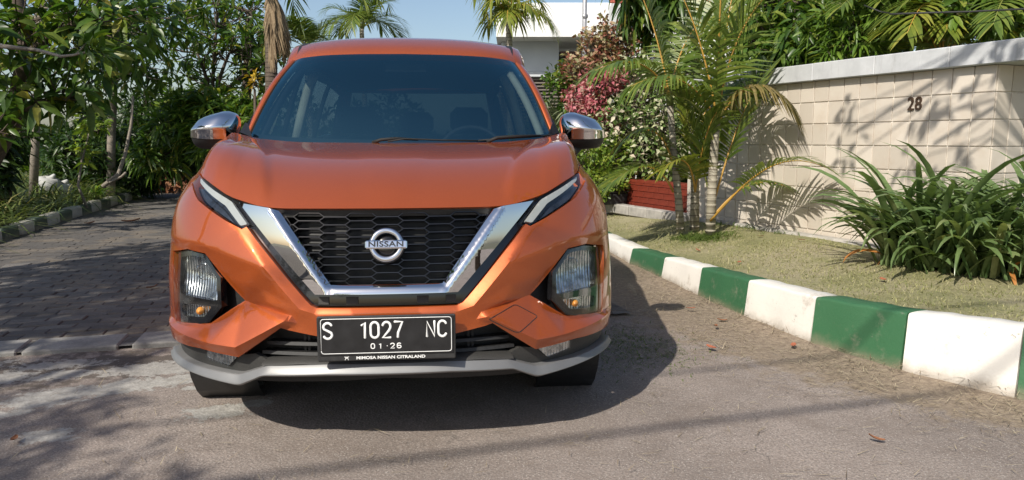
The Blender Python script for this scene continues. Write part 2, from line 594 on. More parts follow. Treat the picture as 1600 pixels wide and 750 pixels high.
def build_car():
    car_mats()
    car = empty('minivan_car', CAR_LOC, CAR_YAW)
    tag(car, 'metallic orange minivan with chrome V grille parked facing the camera', 'car')
    # ---- outlines on the front (|x|, z) in metres
    LAMP = [(.733, .972), (.752, .940), (.690, .888), (.563, .827), (.500, .799), (.464, .811), (.540, .893), (.577, .906), (.638, .933)]
    CLUST = [(.822, .690), (.735, .712), (.655, .706), (.590, .629), (.521, .551), (.646, .459), (.822, .428)]
    T = math.pi / 2
    zs_edge = np.linspace(1.03, .36, 20)
    side_edge = [(float(Wf(z)), float(z)) for z in zs_edge]
    bump = [(0, .541), (.236, .541), (.256, .550), (.272, .566), (.487, .806), (.500, .796), (.566, .823), (.694, .884), (.758, .938), (.738, .977),
            (float(Wf(1.002) * math.sin(1.38) ** (1 / 1.2)), 1.002)] + side_edge + \
           [(.874, .354), (.80, .364), (.66, .374), (.507, .364), (.353, .476), (.337, .466), (.230, .445), (0, .443)]
    pts = [(0, 1.1, 0), (0, .15, 0), (1.05, 1.1, 0), (1.05, .15, 0),               # 0-3
           (0, .541, -.010), (.24, .541, -.010), (.272, .566, -.010), (.487, .806, -.006),   # 4-7 edge by the grille
           (0, .524, .006), (.235, .522, .006), (.29, .540, .010), (.41, .672, .012), (.515, .795, .004),  # 8-12 crest
           (.885, .735, 0), (.80, .742, .004), (.70, .742, .006), (.585, .722, .002), (.55, .76, .003),    # 13-17 brow
           (.652, .700, -.014), (.588, .629, -.036), (.519, .551, -.055),          # 18-20 inner edge of the lamp cluster
           (.80, .712, -.004), (.43, .60, -.012), (.40, .545, -.008),              # 21-23
           (.646, .456, -.026), (.83, .428, -.010),                                # 24,25 under the cluster
           (.88, .420, .006), (.72, .415, .026), (.60, .407, .034), (.500, .406, .040), (.335, .503, .026),  # 26-30 wing ridge
           (.318, .516, .0), (.507, .364, .014), (.87, .352, .0), (.354, .478, .016), (.338, .468, .0), (.23, .445, 0), (0, .443, 0),  # 31-37
           (.30, .49, .0), (.885, .55, 0), (.70, .374, .012), (.60, .374, .014)]
    lines = [(4, 5), (5, 6), (6, 7), (8, 9), (9, 10), (10, 11), (11, 12), (13, 14), (14, 15), (15, 16), (21, 18), (18, 19), (19, 20), (20, 31), (20, 30), (20, 24), (24, 25), (26, 27), (27, 28), (28, 29), (29, 30),
             (32, 34), (30, 34), (36, 37), (31, 38), (22, 20), (32, 41), (41, 40), (40, 33), (34, 38), (30, 38)]
    NET = Net(pts, lines)
    crease = []
    for i_, j_ in lines[4:]:
        p_, q_ = pts[i_][:2], pts[j_][:2]
        crease += [(p_, q_), ((-p_[0], p_[1]), (-q_[0], q_[1]))]
    panel('bumper', both(bump), M['paint'], car, 0, .03, [CLUST, [(-x, z) for x, z in CLUST]], .0105, NET, lines=crease, sharp=30)
    # tow cover line on the right wing
    tow = bev2([(.335, .494), (.446, .528), (.528, .477), (.432, .437)], .012)
    td = dense(tow, .01); td.append(td[0])
    tx = np.array([p[0] for p in td]); tz = np.array([p[1] for p in td])
    tp_, _ = lift(fas_P, *fas_uv(tx, tz), NET(tx, tz) - .0002)
    mb = MB(); mb.tube(tp_.tolist(), .0016, 6, 0, False); mb.build('tow_cover_gap', M['black'], car)
    # dark shell behind all front openings
    core = [(0, .86), (.40, .86), (.60, .88), (.72, .92), (.74, .90), (.85, .70), (.86, .40), (.86, .25), (.5, .24), (0, .25)]
    panel('front_shell', both(core), M['black'], car, -.085, .0, (), .05)
    # ---- grille
    trim_o = [(0, .545), (.244, .545), (.262, .556), (.274, .571), (.481, .803), (.462, .817), (.530, .892)]
    trim_i = [(.36, .862), (.178, .614), (0, .614)]
    def vband(name, o, i, mat, off, rim, h=.016, net=None):
        full = [(-x, z) for x, z in o[::-1] if x > 1e-6] + list(o) + list(i) + [(-x, z) for x, z in i[::-1] if x > 1e-6]
        return panel(name, full, mat, car, off, rim, (), h, net)
    vband('grille_surround', trim_o, [(.365, .862), (.19, .616), (0, .616)], M['gloss_black'], -.030, .03)
    # chrome V: broad outer face and a bright inner bevel
    co = [(0, .588), (.237, .588), (.443, .806), (.521, .886)]
    ci = [(.385, .862), (.366, .860), (.186, .619), (0, .619)]
    full = [(-x, z) for x, z in co[::-1] if x > 1e-6] + co + ci + [(-x, z) for x, z in ci[::-1] if x > 1e-6]
    class ChNet:
        def __call__(s, x, z):
            x = np.abs(x)
            # signed distance towards the inner edge line -> raised ridge, falling to both edges
            a = np.array([.186, .619]); b = np.array([.366, .860]); d = (b - a) / np.linalg.norm(b - a)
            dist = (x - a[0]) * d[1] - (z - a[1]) * d[0]
            dist = np.where(x < .186, np.minimum(.619 - z, .05), np.maximum(dist, 0))
            return np.where(dist < .020, -.022 + .022 * dist / .020, 0 - .032 * (dist - .020) / .1)
    panel('chrome_grille_bar', full, M['chrome'], car, .022, .03, (), .010, ChNet())
    # mesh of elongated six-sided cells
    g = empty_part = None
    opening = [(.366, .862), (.186, .612), (-.186, .612), (-.366, .862)]
    mb = MB()
    pw, ph = .0985, .0268
    def clip_seg(a, b, n=24):
        q = [np.array(a) + (np.array(b) - np.array(a)) * k / n for k in range(n + 1)]
        ins = inside(np.array(q), opening)
        if not ins.any(): return None
        k0 = int(np.argmax(ins)); k1 = n - int(np.argmax(ins[::-1]))
        return q[k0], q[k1]
    segs = []
    for ci_ in range(-5, 6):
        for ri in range(-1, 12):
            cx = ci_ * pw * .92; cz = .606 + ri * ph + (ph / 2 if ci_ % 2 else 0)
            hw = .036
            L = (cx - hw, cz); R = (cx + hw, cz)
            segs.append((L, R))
            nx = pw * .92
            segs.append((R, (cx + nx - hw, cz + ph / 2))); segs.append((R, (cx + nx - hw, cz - ph / 2)))
    def bar(a, b, wd, o1, o2):
        a = np.array(a); b = np.array(b); t = (b - a) / max(np.linalg.norm(b - a), 1e-9); s_ = np.array([-t[1], t[0]])
        q = []
        for p in (a, b):
            for dv, o in ((-wd * .8, o2), (-wd, o1 - .003), (-wd * .45, o1), (wd * .45, o1), (wd, o1 - .003), (wd * .8, o2)):
                c = p + s_ * dv
                uu, vv = fas_uv(c[0:1], c[1:2])
                X, _ = lift(fas_P, uu, vv, np.array([o])); q.append(X[0])
        mb.add(q, [(i, i + 1, i + 7, i + 6) for i in range(5)], 0, False)
    for a, b in segs:
        c = clip_seg(a, b)
        if c is None or np.linalg.norm(c[1] - c[0]) < .004: continue
        flat_ = abs(a[1] - b[1]) < 1e-6
        bar(c[0], c[1], .0030 if flat_ else .0023, -.024, -.060)
    gm = mb.build('grille_mesh', M['gloss_black'], car)
    # slotted strip under the chrome bar
    for x0, x1 in ((-.235, -.20), (-.14, -.10), (.10, .14), (.20, .235)):
        mb = MB()
        P_, _ = lift(fas_P, *fas_uv(np.array([x0, x1, x1, x0]), np.array([.552, .552, .578, .578])), np.full(4, -.024))
        P2_, _ = lift(fas_P, *fas_uv(np.array([x0, x1, x1, x0]), np.array([.552, .552, .578, .578])), np.full(4, -.034))
        mb.add(np.concatenate([P_, P2_]), [(0, 1, 2, 3), (0, 4, 5, 1), (1, 5, 6, 2), (2, 6, 7, 3), (3, 7, 4, 0)], 0, False)
        mb.build('grille_slot', M['grey_plastic'], car)
    # ---- emblem
    em = empty('emblem', (0, .026, .752), 0, car)
    em.rotation_euler = (math.radians(-16), 0, 0)
    mb = MB()
    ring = []
    for k in range(48):
        an = 2 * math.pi * k / 48
        row = []
        for j in range(10):
            b = 2 * math.pi * j / 10
            rr = .0485 + .0095 * math.cos(b); row.append((rr * math.cos(an), -.006 * math.sin(b), rr * math.sin(an)))
        row.append(row[0]); ring.append(row)
    mb.grid(ring, closed_u=True)
    mb.build('ring', M['chrome'], em)
    mb = MB()
    mb.box((0, -.006, 0), (.139, .012, .0285), 0, None, .004)
    mb.build('name_bar', M['chrome'], em)
    me = font_mesh('lettering', 'NISSAN', .0245, M['emblem_letter'], .0006, .0006, 1.38, 1.05)
    o = link_mesh('lettering', me, em); o.location = (0, -.0135, 0); o.rotation_euler = (math.pi / 2, 0, 0)
    mb = MB(); mb.lathe([(0, 0), (.060, 0), (.062, .012)], (0, .010, 0), (0, 1, 0), 32)
    mb.build('back_disc', M['gloss_black'], em)
    # ---- lower intake, valance, silver lip
    intake = [(0, .446), (.23, .448), (.366, .455), (.47, .375), (.42, .34), (0, .345)]
    mb = MB()
    for zc, x1 in ((.407, .43), (.372, .45)):
        q = []
        xs = np.linspace(-x1, x1, 24)
        for dz, o in ((.006, -.075), (.007, -.038), (-.004, -.034), (-.007, -.075)):
            X, _ = lift(fas_P, *fas_uv(xs, np.full(24, zc + dz)), np.full(24, o)); q.append(X)
        mb.grid(np.array(q).tolist(), 0, False)
    for xx in (-.30, -.285, .285, .30):
        X, _ = lift(fas_P, *fas_uv(np.array([xx - .004, xx + .004, xx + .004, xx - .004]), np.array([.36, .36, .45, .45])), np.full(4, -.06))
        mb.add(X, [(0, 1, 2, 3)], 0, False)
    mb.build('intake_slat', M['black'], car)
    corner = [(.874, .352), (.80, .362), (.66, .372), (.507, .362), (.468, .370), (.43, .352), (.415, .338), (.43, .322), (.520, .285), (.62, .285), (.75, .295), (.876, .31)]
    for mir in (False, True):
        panel('lower_corner_panel', corner, M['grey_plastic'], car, -.022, .02, (), .018, None, mirror=mir)
    low_top = [(0, .352), (.204, .352), (.41, .340), (.515, .297), (.535, .295), (.70, .297), (.82, .301), (.860, .300)]
    low_bot = [(0, .311), (.205, .311), (.427, .301), (.510, .257), (.530, .255), (.70, .268), (.82, .274), (.860, .279)]
    band('silver_lip', low_top, low_bot, [(.10, -.03), (.0, .0), (.03, .008), (.62, .014), (.70, .020), (.78, .020), (.96, .012), (1.0, .004), (1.0, -.05)], M['silver'], car, 260)
    shelf_t = [(0, .362), (.30, .362), (.42, .352)]
    band('intake_sill', [(0, .366), (.30, .366), (.43, .352)], [(0, .350), (.30, .350), (.415, .340)], [(0, -.08), (.0, -.03), (.5, .0), (1, .008)], M['grey_plastic'], car, 40)
    under = [(0, .315), (.205, .315), (.427, .304), (.516, .250), (.60, .256), (.58, .244), (.52, .238), (.45, .240), (0, .262)]
    panel('under_valance', both(under), M['black'], car, -.050, .05, (), .03)
    # ---- lamps
    for mir in (False, True):
        sg = -1 if mir else 1
        L = empty('headlamp', (0, 0, 0), 0, car)
        panel('lamp_housing', LAMP, M['gloss_black'], L, -.030, .0, (), .012, mirror=mir)
        bar_ = [(.730, .964), (.640, .926), (.582, .902), (.553, .889), (.486, .815), (.512, .809), (.576, .874), (.640, .905), (.722, .948)]
        panel('light_bar', bar_, M['light_bar'], L, -.009, .014, (), .010, None, r=.006, mirror=mir)
        inner = [(.715, .932), (.645, .892), (.592, .862), (.545, .818), (.60, .846), (.690, .892), (.735, .932)]
        panel('reflector', inner, M['dark_reflector'], L, -.022, .008, (), .010, None, mirror=mir)
        edge = [(.55, .893), (.542, .893), (.468, .812), (.478, .806)]
        panel('lamp_lens', LAMP, M['lens'], L, .001, .0, (), .014, mirror=mir)
        K = empty('lamp_cluster', (0, 0, 0), 0, car)
        lens = [(.793, .676), (.725, .692), (.668, .690), (.610, .628), (.606, .545), (.70, .545), (.793, .543)]
        amb = [(.787, .505), (.70, .520), (.632, .522), (.668, .478), (.787, .460)]
        panel('housing', [(x, z) for x, z in CLUST], M['gloss_black'], K, -.105, .0, (), .018, mirror=mir)
        rimo = [(.815, .686), (.735, .707), (.660, .702), (.594, .630), (.590, .525), (.648, .462), (.815, .412)]
        panel('bezel', rimo, M['gloss_black'], K, -.020, .028, [bev2(lens, .014), bev2(amb, .010)], .014, mirror=mir)
        panel('reflector', bev2(lens, .014), M['reflector'], K, -.036, .0, (), .014,
              (lambda x, z: -.030 * np.clip(1 - ((np.abs(x) - .70) / .10) ** 2 - ((z - .615) / .085) ** 2, 0, 1)), mirror=mir)
        c = carpt(.715, .640, -.062, sg); mb = MB()
        mb.lathe([(0, .030), (.012, .028), (.016, .018), (.016, 0)], c, (0, -1, 0), 16)
        mb.build('bulb', M['lens'], K)
        mb = MB(); mb.lathe([(.028, .0), (.031, .008), (.028, .012)], c, (0, -1, 0), 24)
        mb.build('bulb_ring', M['chrome'], K)
        panel('indicator_reflector', bev2(amb, .010), M['reflector'], K, -.034, .0, (), .012, mirror=mir)
        c = carpt(.70, .495, -.034, sg); mb = MB()
        mb.lathe([(0, .024), (.012, .018), (.014, .006), (.013, 0)], c, (0, -1, 0), 16)
        mb.build('indicator_bulb', M['amber'], K)
        panel('cluster_lens', bev2(rimo, .012), M['lens'], K, -.008, .0, (), .014, (lambda x, z: .004 * np.cos((np.abs(x) - .7) * 9)), mirror=mir)
        Fg = empty('fog_lamp', (0, 0, 0), 0, car)
        fog = [(.662, .366), (.590, .364), (.528, .358), (.568, .316), (.662, .330)]
        panel('reflector', fog, M['reflector'], Fg, -.014, .0, (), .012, mirror=mir)
        panel('fog_lens', fog, M['lens'], Fg, -.004, .012, (), .012, mirror=mir)
    # ---- number plate
    pl = empty('number_plate', (0, -.036, .448), 0, car)
    mb = MB(); mb.box((0, .004, 0), (.456, .014, .153), 0, None, .004)
    mb.build('plate_frame', M['plate_frame'], pl)
    mb = MB(); mb.box((0, -.0055, .010), (.440, .004, .129), 0, None, .0015)
    mb.build('plate_panel', M['plate'], pl)
    mb = MB()
    b = bev2([(-.214, -.048), (.214, -.048), (.214, .069), (-.214, .069)], .010, 4)
    mb.tube([(x, -.0078, z) for x, z in b] + [(b[0][0], -.0078, b[0][1])], .0013, 6)
    mb.build('border_line', M['white_paint_small'], pl)
    H = .053
    for ch, x0, w in (('S', -.205, .027), ('1', -.085, .023), ('0', -.052, .026), ('2', -.013, .026), ('7', .026, .026), ('N', .133, .025), ('C', .171, .026)):
        mb = MB(); strokes(mb, GLYPH[ch], (x0, -.0078, .003), (1, 0, 0), (0, 0, 1), w, H, .0041, (0, 1, 0)); mb.build('plate_character', M['white_paint_small'], pl)
    for ch, x0, w in (('0', -.052, .0115), ('1', -.026, .009), ('.', -.005, .012), ('2', .012, .0125), ('6', .034, .0125)):
        mb = MB(); strokes(mb, GLYPH[ch], (x0, -.0078, -.0335), (1, 0, 0), (0, 0, 1), w, .0165, .0018, (0, 1, 0)); mb.build('plate_date_character', M['white_paint_small'], pl)
    me = font_mesh('frame_lettering', 'MIMOSA NISSAN CITRALAND', .0135, M['white_paint_small'], .0004, .0004, 1.28, 1.0)
    o = link_mesh('frame_lettering', me, pl); o.location = (.012, -.0042, -.0655); o.rotation_euler = (math.pi / 2, 0, 0)
    mb = MB()
    for ln in ([(0, .9), (.25, .8), (.75, .8), (1, .9)], [(.25, .5), (.75, .5)], [(.35, .8), (.1, 0)], [(.65, .8), (.9, 0)]):
        strokes(mb, [ln], (-.140, -.0042, -.0715), (1, 0, 0), (0, 0, 1), .014, .012, .0011, (0, 1, 0))
    mb.build('dealer_mark', M['white_paint_small'], pl)
    # ---- hood
    fx = [(0, .869), (.18, .869), (.345, .868), (.40, .870), (.45, .876), (.54, .898), (.577, .911), (.638, .938), (.70, .962), (.733, .977), (.756, 1.002), (.765, 1.03)]
    fr = []
    for x, z in fx:
        u, v = fas_uv(np.array([min(x, float(Wf(z)) * .9999)]), np.array([z + .001]))
        fr.append(fas_P(u, v)[0])
    fr = np.array(fr)
    fr[:, 1] -= np.interp(fr[:, 0], [0, .35, .5], [.008, .004, 0])
    rr = np.array([(0, 1.02, 1.088), (.2, 1.025, 1.088), (.35, 1.03, 1.089), (.42, 1.035, 1.090), (.50, 1.042, 1.093), (.60, 1.055, 1.102), (.64, 1.06, 1.107), (.69, 1.075, 1.117), (.725, 1.09, 1.124), (.745, 1.10, 1.128), (.77, 1.12, 1.132), (.788, 1.14, 1.135)])
    s0 = np.linspace(0, 1, len(fx)); sN = np.linspace(0, 1, 60)
    fr = np.stack([np.interp(sN, s0, fr[:, i]) for i in range(3)], -1)
    rr = np.stack([np.interp(sN, s0, rr[:, i]) for i in range(3)], -1)
    for A in (fr, rr):
        B = A.copy(); B[1:-1] = (A[:-2] + 2 * A[1:-1] + A[2:]) / 4; A[:] = B
    nv = 44
    tv = np.linspace(0, 1, nv)
    half = []
    for k in range(60):
        P0, P3 = fr[k], rr[k]
        L = np.linalg.norm(P3 - P0)
        q = sN[k]
        up = np.interp(q, [0, .5, .75, 1], [.62, .75, .95, .55])
        t0 = np.array([0, 1.0, up]); t0 /= np.linalg.norm(t0)
        t3 = np.array([0, 1.0, np.interp(q, [0, .6, 1], [.10, .12, .22])]); t3 /= np.linalg.norm(t3)
        P1 = P0 + t0 * L * .36; P2 = P3 - t3 * L * .40
        T_ = tv[:, None]
        C = (1 - T_) ** 3 * P0 + 3 * (1 - T_) ** 2 * T_ * P1 + 3 * (1 - T_) * T_ ** 2 * P2 + T_ ** 3 * P3
        # pressed creases: the centre plateau sits slightly below the outer flanks
        xc = np.interp(tv, [0, .25, 1], [.385, .43, .60])
        d = np.clip((np.abs(C[:, 0]) - xc) / .045, 0, 1); d = d * d * (3 - 2 * d)
        fade = np.clip(tv / .15, 0, 1) * np.clip((1 - tv) / .1, 0, 1)
        C[:, 2] += fade * .011 * d * np.clip(1.0 - (np.abs(C[:, 0]) - xc - .05) / .16, 0, 1)
        xb = np.interp(tv, [0, 1], [.10, .20])
        d2 = np.clip((xb - np.abs(C[:, 0])) / .06, 0, 1); d2 = d2 * d2 * (3 - 2 * d2)
        C[:, 2] += fade * .004 * d2
        half.append(C)
    half = np.array(half)
    left = half[::-1][:-1] * np.array([-1, 1, 1])
    full = np.concatenate([left, half])
    mb = MB(); mb.grid(full.tolist())
    e = full[:, 0, :]                      # turned-under front edge
    mb.grid([e.tolist(), (e + np.array([0, .012, -.006])).tolist(), (e + np.array([0, .05, -.012])).tolist()])
    mb.build('hood', M['paint'], car)
    side_hood = half[-1]
    mb = MB()
    s_ = np.linspace(-.33, .33, 30)
    # black gap line under the hood edge
    e2 = full[:, 0, :] + np.array([0, .022, -.010])
    mb.grid([(e2 + np.array([0, 0, .004])).tolist(), (e2 + np.array([0, .004, -.02])).tolist()])
    mb.build('hood_seal', M['black'], car)
    # ---- fender strip between hood side edge and body side, then the doors
    for sg in (1, -1):
        P = side_P(sg)
        arch_f = [(.91 + .385 * math.cos(a), .30 + .385 * math.sin(a)) for a in np.linspace(math.pi * .965, math.pi * .035, 26)]
        arch_r = [(3.56 + .385 * math.cos(a), .30 + .385 * math.sin(a)) for a in np.linspace(math.pi, 0, 26)]
        pf = [(float(FD + Pf(z)), float(z)) for z in np.linspace(.36, 1.03, 18)]
        hs = [(float(p[1]), float(p[2])) for p in side_hood if p[1] > .78]
        # fender: front edge up, hood side, back down to the sill, arch
        poly = [p for p in pf if p[1] > .34] + hs[::4] + [(1.16, 1.10), (1.22, .95), (1.305, .30)] + [p for p in arch_f[::-1] if p[0] > FD + float(Pf(p[1])) + .01]
        panel('front_fender', poly, M['paint'], car, 0, .02, (), .035, None, side_uv, P)
        sill = [(1.30, .30), (1.30, .19), (3.175, .19), (3.175, .30)]
        panel('sill_trim', sill, M['grey_plastic'], car, 0, .03, (), .06, None, side_uv, P)
        d = panel('door', [(1.31, .305), (2.25, .305), (2.25, 1.085), (1.17, 1.085), (1.225, .95)], M['paint'], car, 0, .02, (), .05, None, side_uv, P)
        d2 = panel('rear_door', [(2.255, .305), (3.18, .305), (3.22, .50), (3.36, .66), (3.36, 1.085), (2.255, 1.085)], M['paint'], car, 0, .02, (), .05, None, side_uv, P)
        d2['label'] = 'rear passenger door'
        for dd, yy in ((d, 2.08), (d2, 3.1)):
            mb = MB()
            X = [P(np.array([yy + t]), np.array([.93]))[0] + np.array([sg * b, 0, 0]) for t, b in ((-.1, .004), (-.08, .03), (.08, .03), (.1, .004))]
            mb.tube([tuple(x) for x in X], .011, 8); mb.build('handle', M['chrome'], dd)
        panel('rear_quarter', [(3.365, .67)] + [(y, z) for y, z in arch_r if y > 3.37 and z > .32] + [(3.96, .25), (4.40, .25), (4.40, 1.085), (3.365, 1.085)], M['paint'], car, 0, .02, (), .05, None, side_uv, P)
        W1 = [(1.40, 1.09), (2.20, 1.09), (2.20, 1.50), (1.98, 1.50)]
        W2 = [(2.26, 1.09), (3.28, 1.09), (3.28, 1.51), (2.26, 1.51)]
        W3 = [(3.36, 1.12), (4.10, 1.16), (3.96, 1.49), (3.36, 1.51)]
        fr_ = [(1.22, 1.088), (4.40, 1.088), (4.14, 1.56), (1.98, 1.565), (1.86, 1.52)]
        panel('window_frame', fr_, M['gloss_black'], car, -.004, .02, [W1, W2, W3], .05, None, side_uv, P)
        for Wn in (W1, W2, W3):
            panel('side_window', Wn, M['side_glass'], car, -.010, .0, (), .08, None, side_uv, P)
    # ---- greenhouse
    bot = np.array([(0, 1.05, 1.075), (.3, 1.07, 1.08), (.55, 1.12, 1.09), (.70, 1.20, 1.105), (.745, 1.26, 1.12)])
    top = np.array([(0, 1.62, 1.557), (.255, 1.63, 1.555), (.43, 1.655, 1.55), (.555, 1.70, 1.540), (.602, 1.74, 1.528)])
    q = np.linspace(0, 1, 24); s5 = np.linspace(0, 1, 5)
    bt = np.stack([np.interp(q, s5, bot[:, i]) for i in range(3)], -1); tp = np.stack([np.interp(q, s5, top[:, i]) for i in range(3)], -1)
    for A in (bt, tp):
        for _ in range(3):
            B = A.copy(); B[1:-1] = (A[:-2] + 2 * A[1:-1] + A[2:]) / 4; B[0] = (A[0] * 2 + 2 * A[1] * np.array([0, 1, 1])) / 4 if False else A[0]; A[:] = B
    def ws(t, off=0.0):
        r_ = bt + (tp - bt) * t
        bulge = .035 * math.sin(math.pi * t)
        r_ = r_ + np.array([0, -.55, .83]) * (bulge + off)
        return r_
    rows = [np.concatenate([ws(t)[::-1][:-1] * np.array([-1, 1, 1]), ws(t)]) for t in np.linspace(0, 1, 20)]
    mb = MB(); mb.grid(np.array(rows).tolist())
    mb.build('windscreen', M['windscreen'], car)
    # black frit round the glass
    mb = MB()
    r0 = [np.concatenate([ws(t, -.004)[::-1][:-1] * np.array([-1, 1, 1]), ws(t, -.004)]) for t in (0, .05)]
    mb.grid(np.array(r0).tolist())
    for sg in (1, -1):
        cols = []
        for t in np.linspace(0, 1, 20):
            e_ = ws(t, -.004); cols.append([e_[-1] * np.array([sg, 1, 1]), (e_[-1] + (e_[-4] - e_[-1]) * .16) * np.array([sg, 1, 1])])
        mb.grid(np.array(cols).tolist())
    mb.build('glass_border', M['black'], car)
    # A pillars
    for sg in (1, -1):
        rows = []
        for t in np.linspace(0, 1, 18):
            e_ = ws(t)[-1]
            zz = e_[2]
            o = np.array([float(side_X(e_[1] + .16, zz)) , e_[1] + .13 + .05 * (1 - t), zz - .012])
            o[0] = np.interp(t, [0, .25, .5, .75, 1], [.795, .768, .735, .696, .655])
            m_ = (e_ + o) / 2 + np.array([.012, -.014, .010])
            e0 = e_ + np.array([.004, -.004, -.006])
            rows.append([(e_ + np.array([-.004, .01, -.012])), e0 + np.array([0, -.006, .008]), m_, o + np.array([.004, 0, .004]), o + np.array([-.004, .03, -.02])])
        rows = np.array(rows) * np.array([sg, 1, 1])
        mb = MB(); mb.grid(rows.tolist())
        mb.build('windscreen_pillar', M['paint'], car)
        # small black quarter panel at the pillar foot
        mb = MB()
        f_ = [(.705, 1.170, 1.115), (.768, 1.20, 1.138), (.750, 1.235, 1.185), (.735, 1.225, 1.178)]
        f2 = [(x - .0, y + .03, z - .03) for x, y, z in f_]
        fA = np.array(f_ + f2) * np.array([sg, 1, 1])
        mb.add(fA.tolist(), [(0, 1, 2, 3), (4, 7, 6, 5), (0, 4, 5, 1), (1, 5, 6, 2), (2, 6, 7, 3), (3, 7, 4, 0)], 0, False)
        mb.build('pillar_foot_cover', M['gloss_black'], car)
    # cowl
    mb = MB()
    cw = np.concatenate([rr[::-1][:-1] * np.array([-1, 1, 1]), rr])
    mb.grid([(cw + np.array([0, -.01, -.012])).tolist(), (cw * np.array([.97, 1, 1]) + np.array([0, .05, -.022])).tolist(), (cw * np.array([.96, 1, 1]) + np.array([0, .14, -.02])).tolist()])
    mb.build('cowl', M['black'], car)
    # wipers
    for x0, x1, xm in ((-.10, .36, .28), (.40, .70, .66)):
        wp = empty('wiper', (0, 0, 0), 0, car)
        mb = MB()
        if x0 < 0:
            pts = [(-.06, 1.02, 1.094), (.02, 1.03, 1.106), (.20, 1.045, 1.100), (.40, 1.06, 1.096)]
            arm = [(-.13, 1.03, 1.088), (-.09, 1.02, 1.102), (-.02, 1.03, 1.108), (.08, 1.05, 1.102)]
        else:
            pts = [(.36, 1.045, 1.098), (.48, 1.06, 1.108), (.62, 1.10, 1.116), (.72, 1.14, 1.124)]
            arm = [(.40, 1.03, 1.092), (.45, 1.035, 1.112), (.54, 1.05, 1.118), (.66, 1.09, 1.122)]
        mb.tube(pts, .0045, 6); mb.build('blade', M['wiper'], wp)
        mb = MB(); mb.tube(arm, [.009, .008, .007, .005], 8); mb.build('arm', M['wiper'], wp)
    # roof
    hdr = np.concatenate([tp[::-1][:-1] * np.array([-1, 1, 1]), tp])
    n_ = len(hdr)
    ys = [0, .03, .10, .2, .35, .55, .9, 1.4, 1.9, 2.25, 2.4]
    zc = np.array([1.565, 1.592, 1.622, 1.660, 1.690, 1.712, 1.722, 1.715, 1.675, 1.64, 1.60])
    rows = []
    tt = np.linspace(-1, 1, n_)
    # header strip dips to meet the glass; rails run along the sides
    for i, dy in enumerate(ys):
        k = min(1.0, dy / .5)
        x = hdr[:, 0] * (1 - k) + tt * (.618 - .03 * max(0, dy - 1.2)) * k
        y = hdr[:, 1] + dy - k * (hdr[:, 1] - 1.62)
        z0 = hdr[:, 2] * (1 - k) + zc[i] * k + (zc[i] - 1.565) * (1 - k)
        z = z0 - k * (.050 * np.abs(tt) ** 2.4)
        rows.append(np.stack([x, y, z], -1))
    mb = MB(); mb.grid(np.array(rows).tolist())
    mb.grid([(rows[0] + np.array([0, .0, 0])).tolist(), (rows[0] + np.array([0, .006, -.014])).tolist(), (rows[0] + np.array([0, .05, -.03])).tolist()])
    mb.build('roof', M['paint'], car)
    for sg in (1, -1):
        j = -1 if sg > 0 else 0
        rail = [r_[j] for r_ in rows]
        # outer cant rail (painted), and black ditch strip
        o1 = [p + np.array([sg * -.006, 0, .004]) for p in rail]
        o2 = [p + np.array([sg * .030, .010, -.006]) for p in rail]
        o3 = [p + np.array([sg * .058, .03, -.045]) for p in rail]
        o4 = [p + np.array([sg * .055, .03, -.14]) for p in rail]
        mb = MB(); mb.grid(np.array([o1, o2, o3, o4]).tolist()); mb.build('cant_rail', M['paint'], car)
        mb = MB()
        mb.grid(np.array([[p + np.array([-sg * .062, 0, .005]) for p in rail], [p + np.array([-sg * .056, .004, .012]) for p in rail], [p + np.array([-sg * .012, .004, .009]) for p in rail], [p + np.array([-sg * .006, 0, .002]) for p in rail]]).tolist())
        mb.build('roof_strip', M['black'], car)
    mb = MB()
    mb.add([(-.02, 3.55, 1.70), (.02, 3.55, 1.70), (.025, 3.75, 1.68), (-.025, 3.75, 1.68), (0, 3.74, 1.775), (0, 3.66, 1.745)], [(0, 1, 5), (1, 2, 4, 5), (2, 3, 4), (3, 0, 5, 4)], 0, True)
    mb.tube([(0, 3.70, 1.74), (0, 3.74, 1.80)], .006, 6)
    mb.build('antenna', M['black'], car)
    # ---- rear: tailgate with window, bumper
    mb = MB()
    tg = []
    for z, y in ((.22, 4.42), (.45, 4.50), (.62, 4.50), (.80, 4.46), (1.0, 4.43), (1.085, 4.41)):
        xs = np.linspace(-1, 1, 15)
        tg.append([(float(side_X(4.35, z)) * x, y - .10 * abs(x) ** 5, z) for x in xs])
    mb.grid(tg)
    mb.build('tailgate', M['paint'], car)
    mb = MB()
    gw = []
    for z, y, w in ((1.085, 4.41, .66), (1.3, 4.26, .62), (1.50, 4.10, .57)):
        gw.append([(w * x, y - .06 * abs(x) ** 3, z) for x in np.linspace(-1, 1, 11)])
    mb.grid(gw); mb.build('rear_window', M['rear_glass'], car)
    mb = MB()
    gw = []
    for z, y, w in ((1.50, 4.10, .57), (1.56, 4.06, .57), (1.62, 4.02, .58)):
        gw.append([(w * x, y - .06 * abs(x) ** 3, z) for x in np.linspace(-1, 1, 11)])
    mb.grid(gw)
    for sg in (1, -1):
        mb.grid([[(sg * .66, 4.35, 1.085), (sg * .62, 4.20, 1.3), (sg * .57, 4.04, 1.50), (sg * .58, 3.96, 1.62)], [(sg * .79, 4.38, 1.085), (sg * .72, 4.2, 1.3), (sg * .66, 4.0, 1.52), (sg * .62, 3.96, 1.60)]])
    mb.build('tailgate_frame', M['paint'], car)
    # ---- floor pan and cabin
    mb = MB(); mb.box((0, 2.45, .235), (1.60, 3.6, .06)); mb.box((0, 1.15, .70), (1.30, .05, .75)); mb.box((0, .70, .27), (1.0, .70, .05))
    mb.build('floor_pan', M['black'], car)
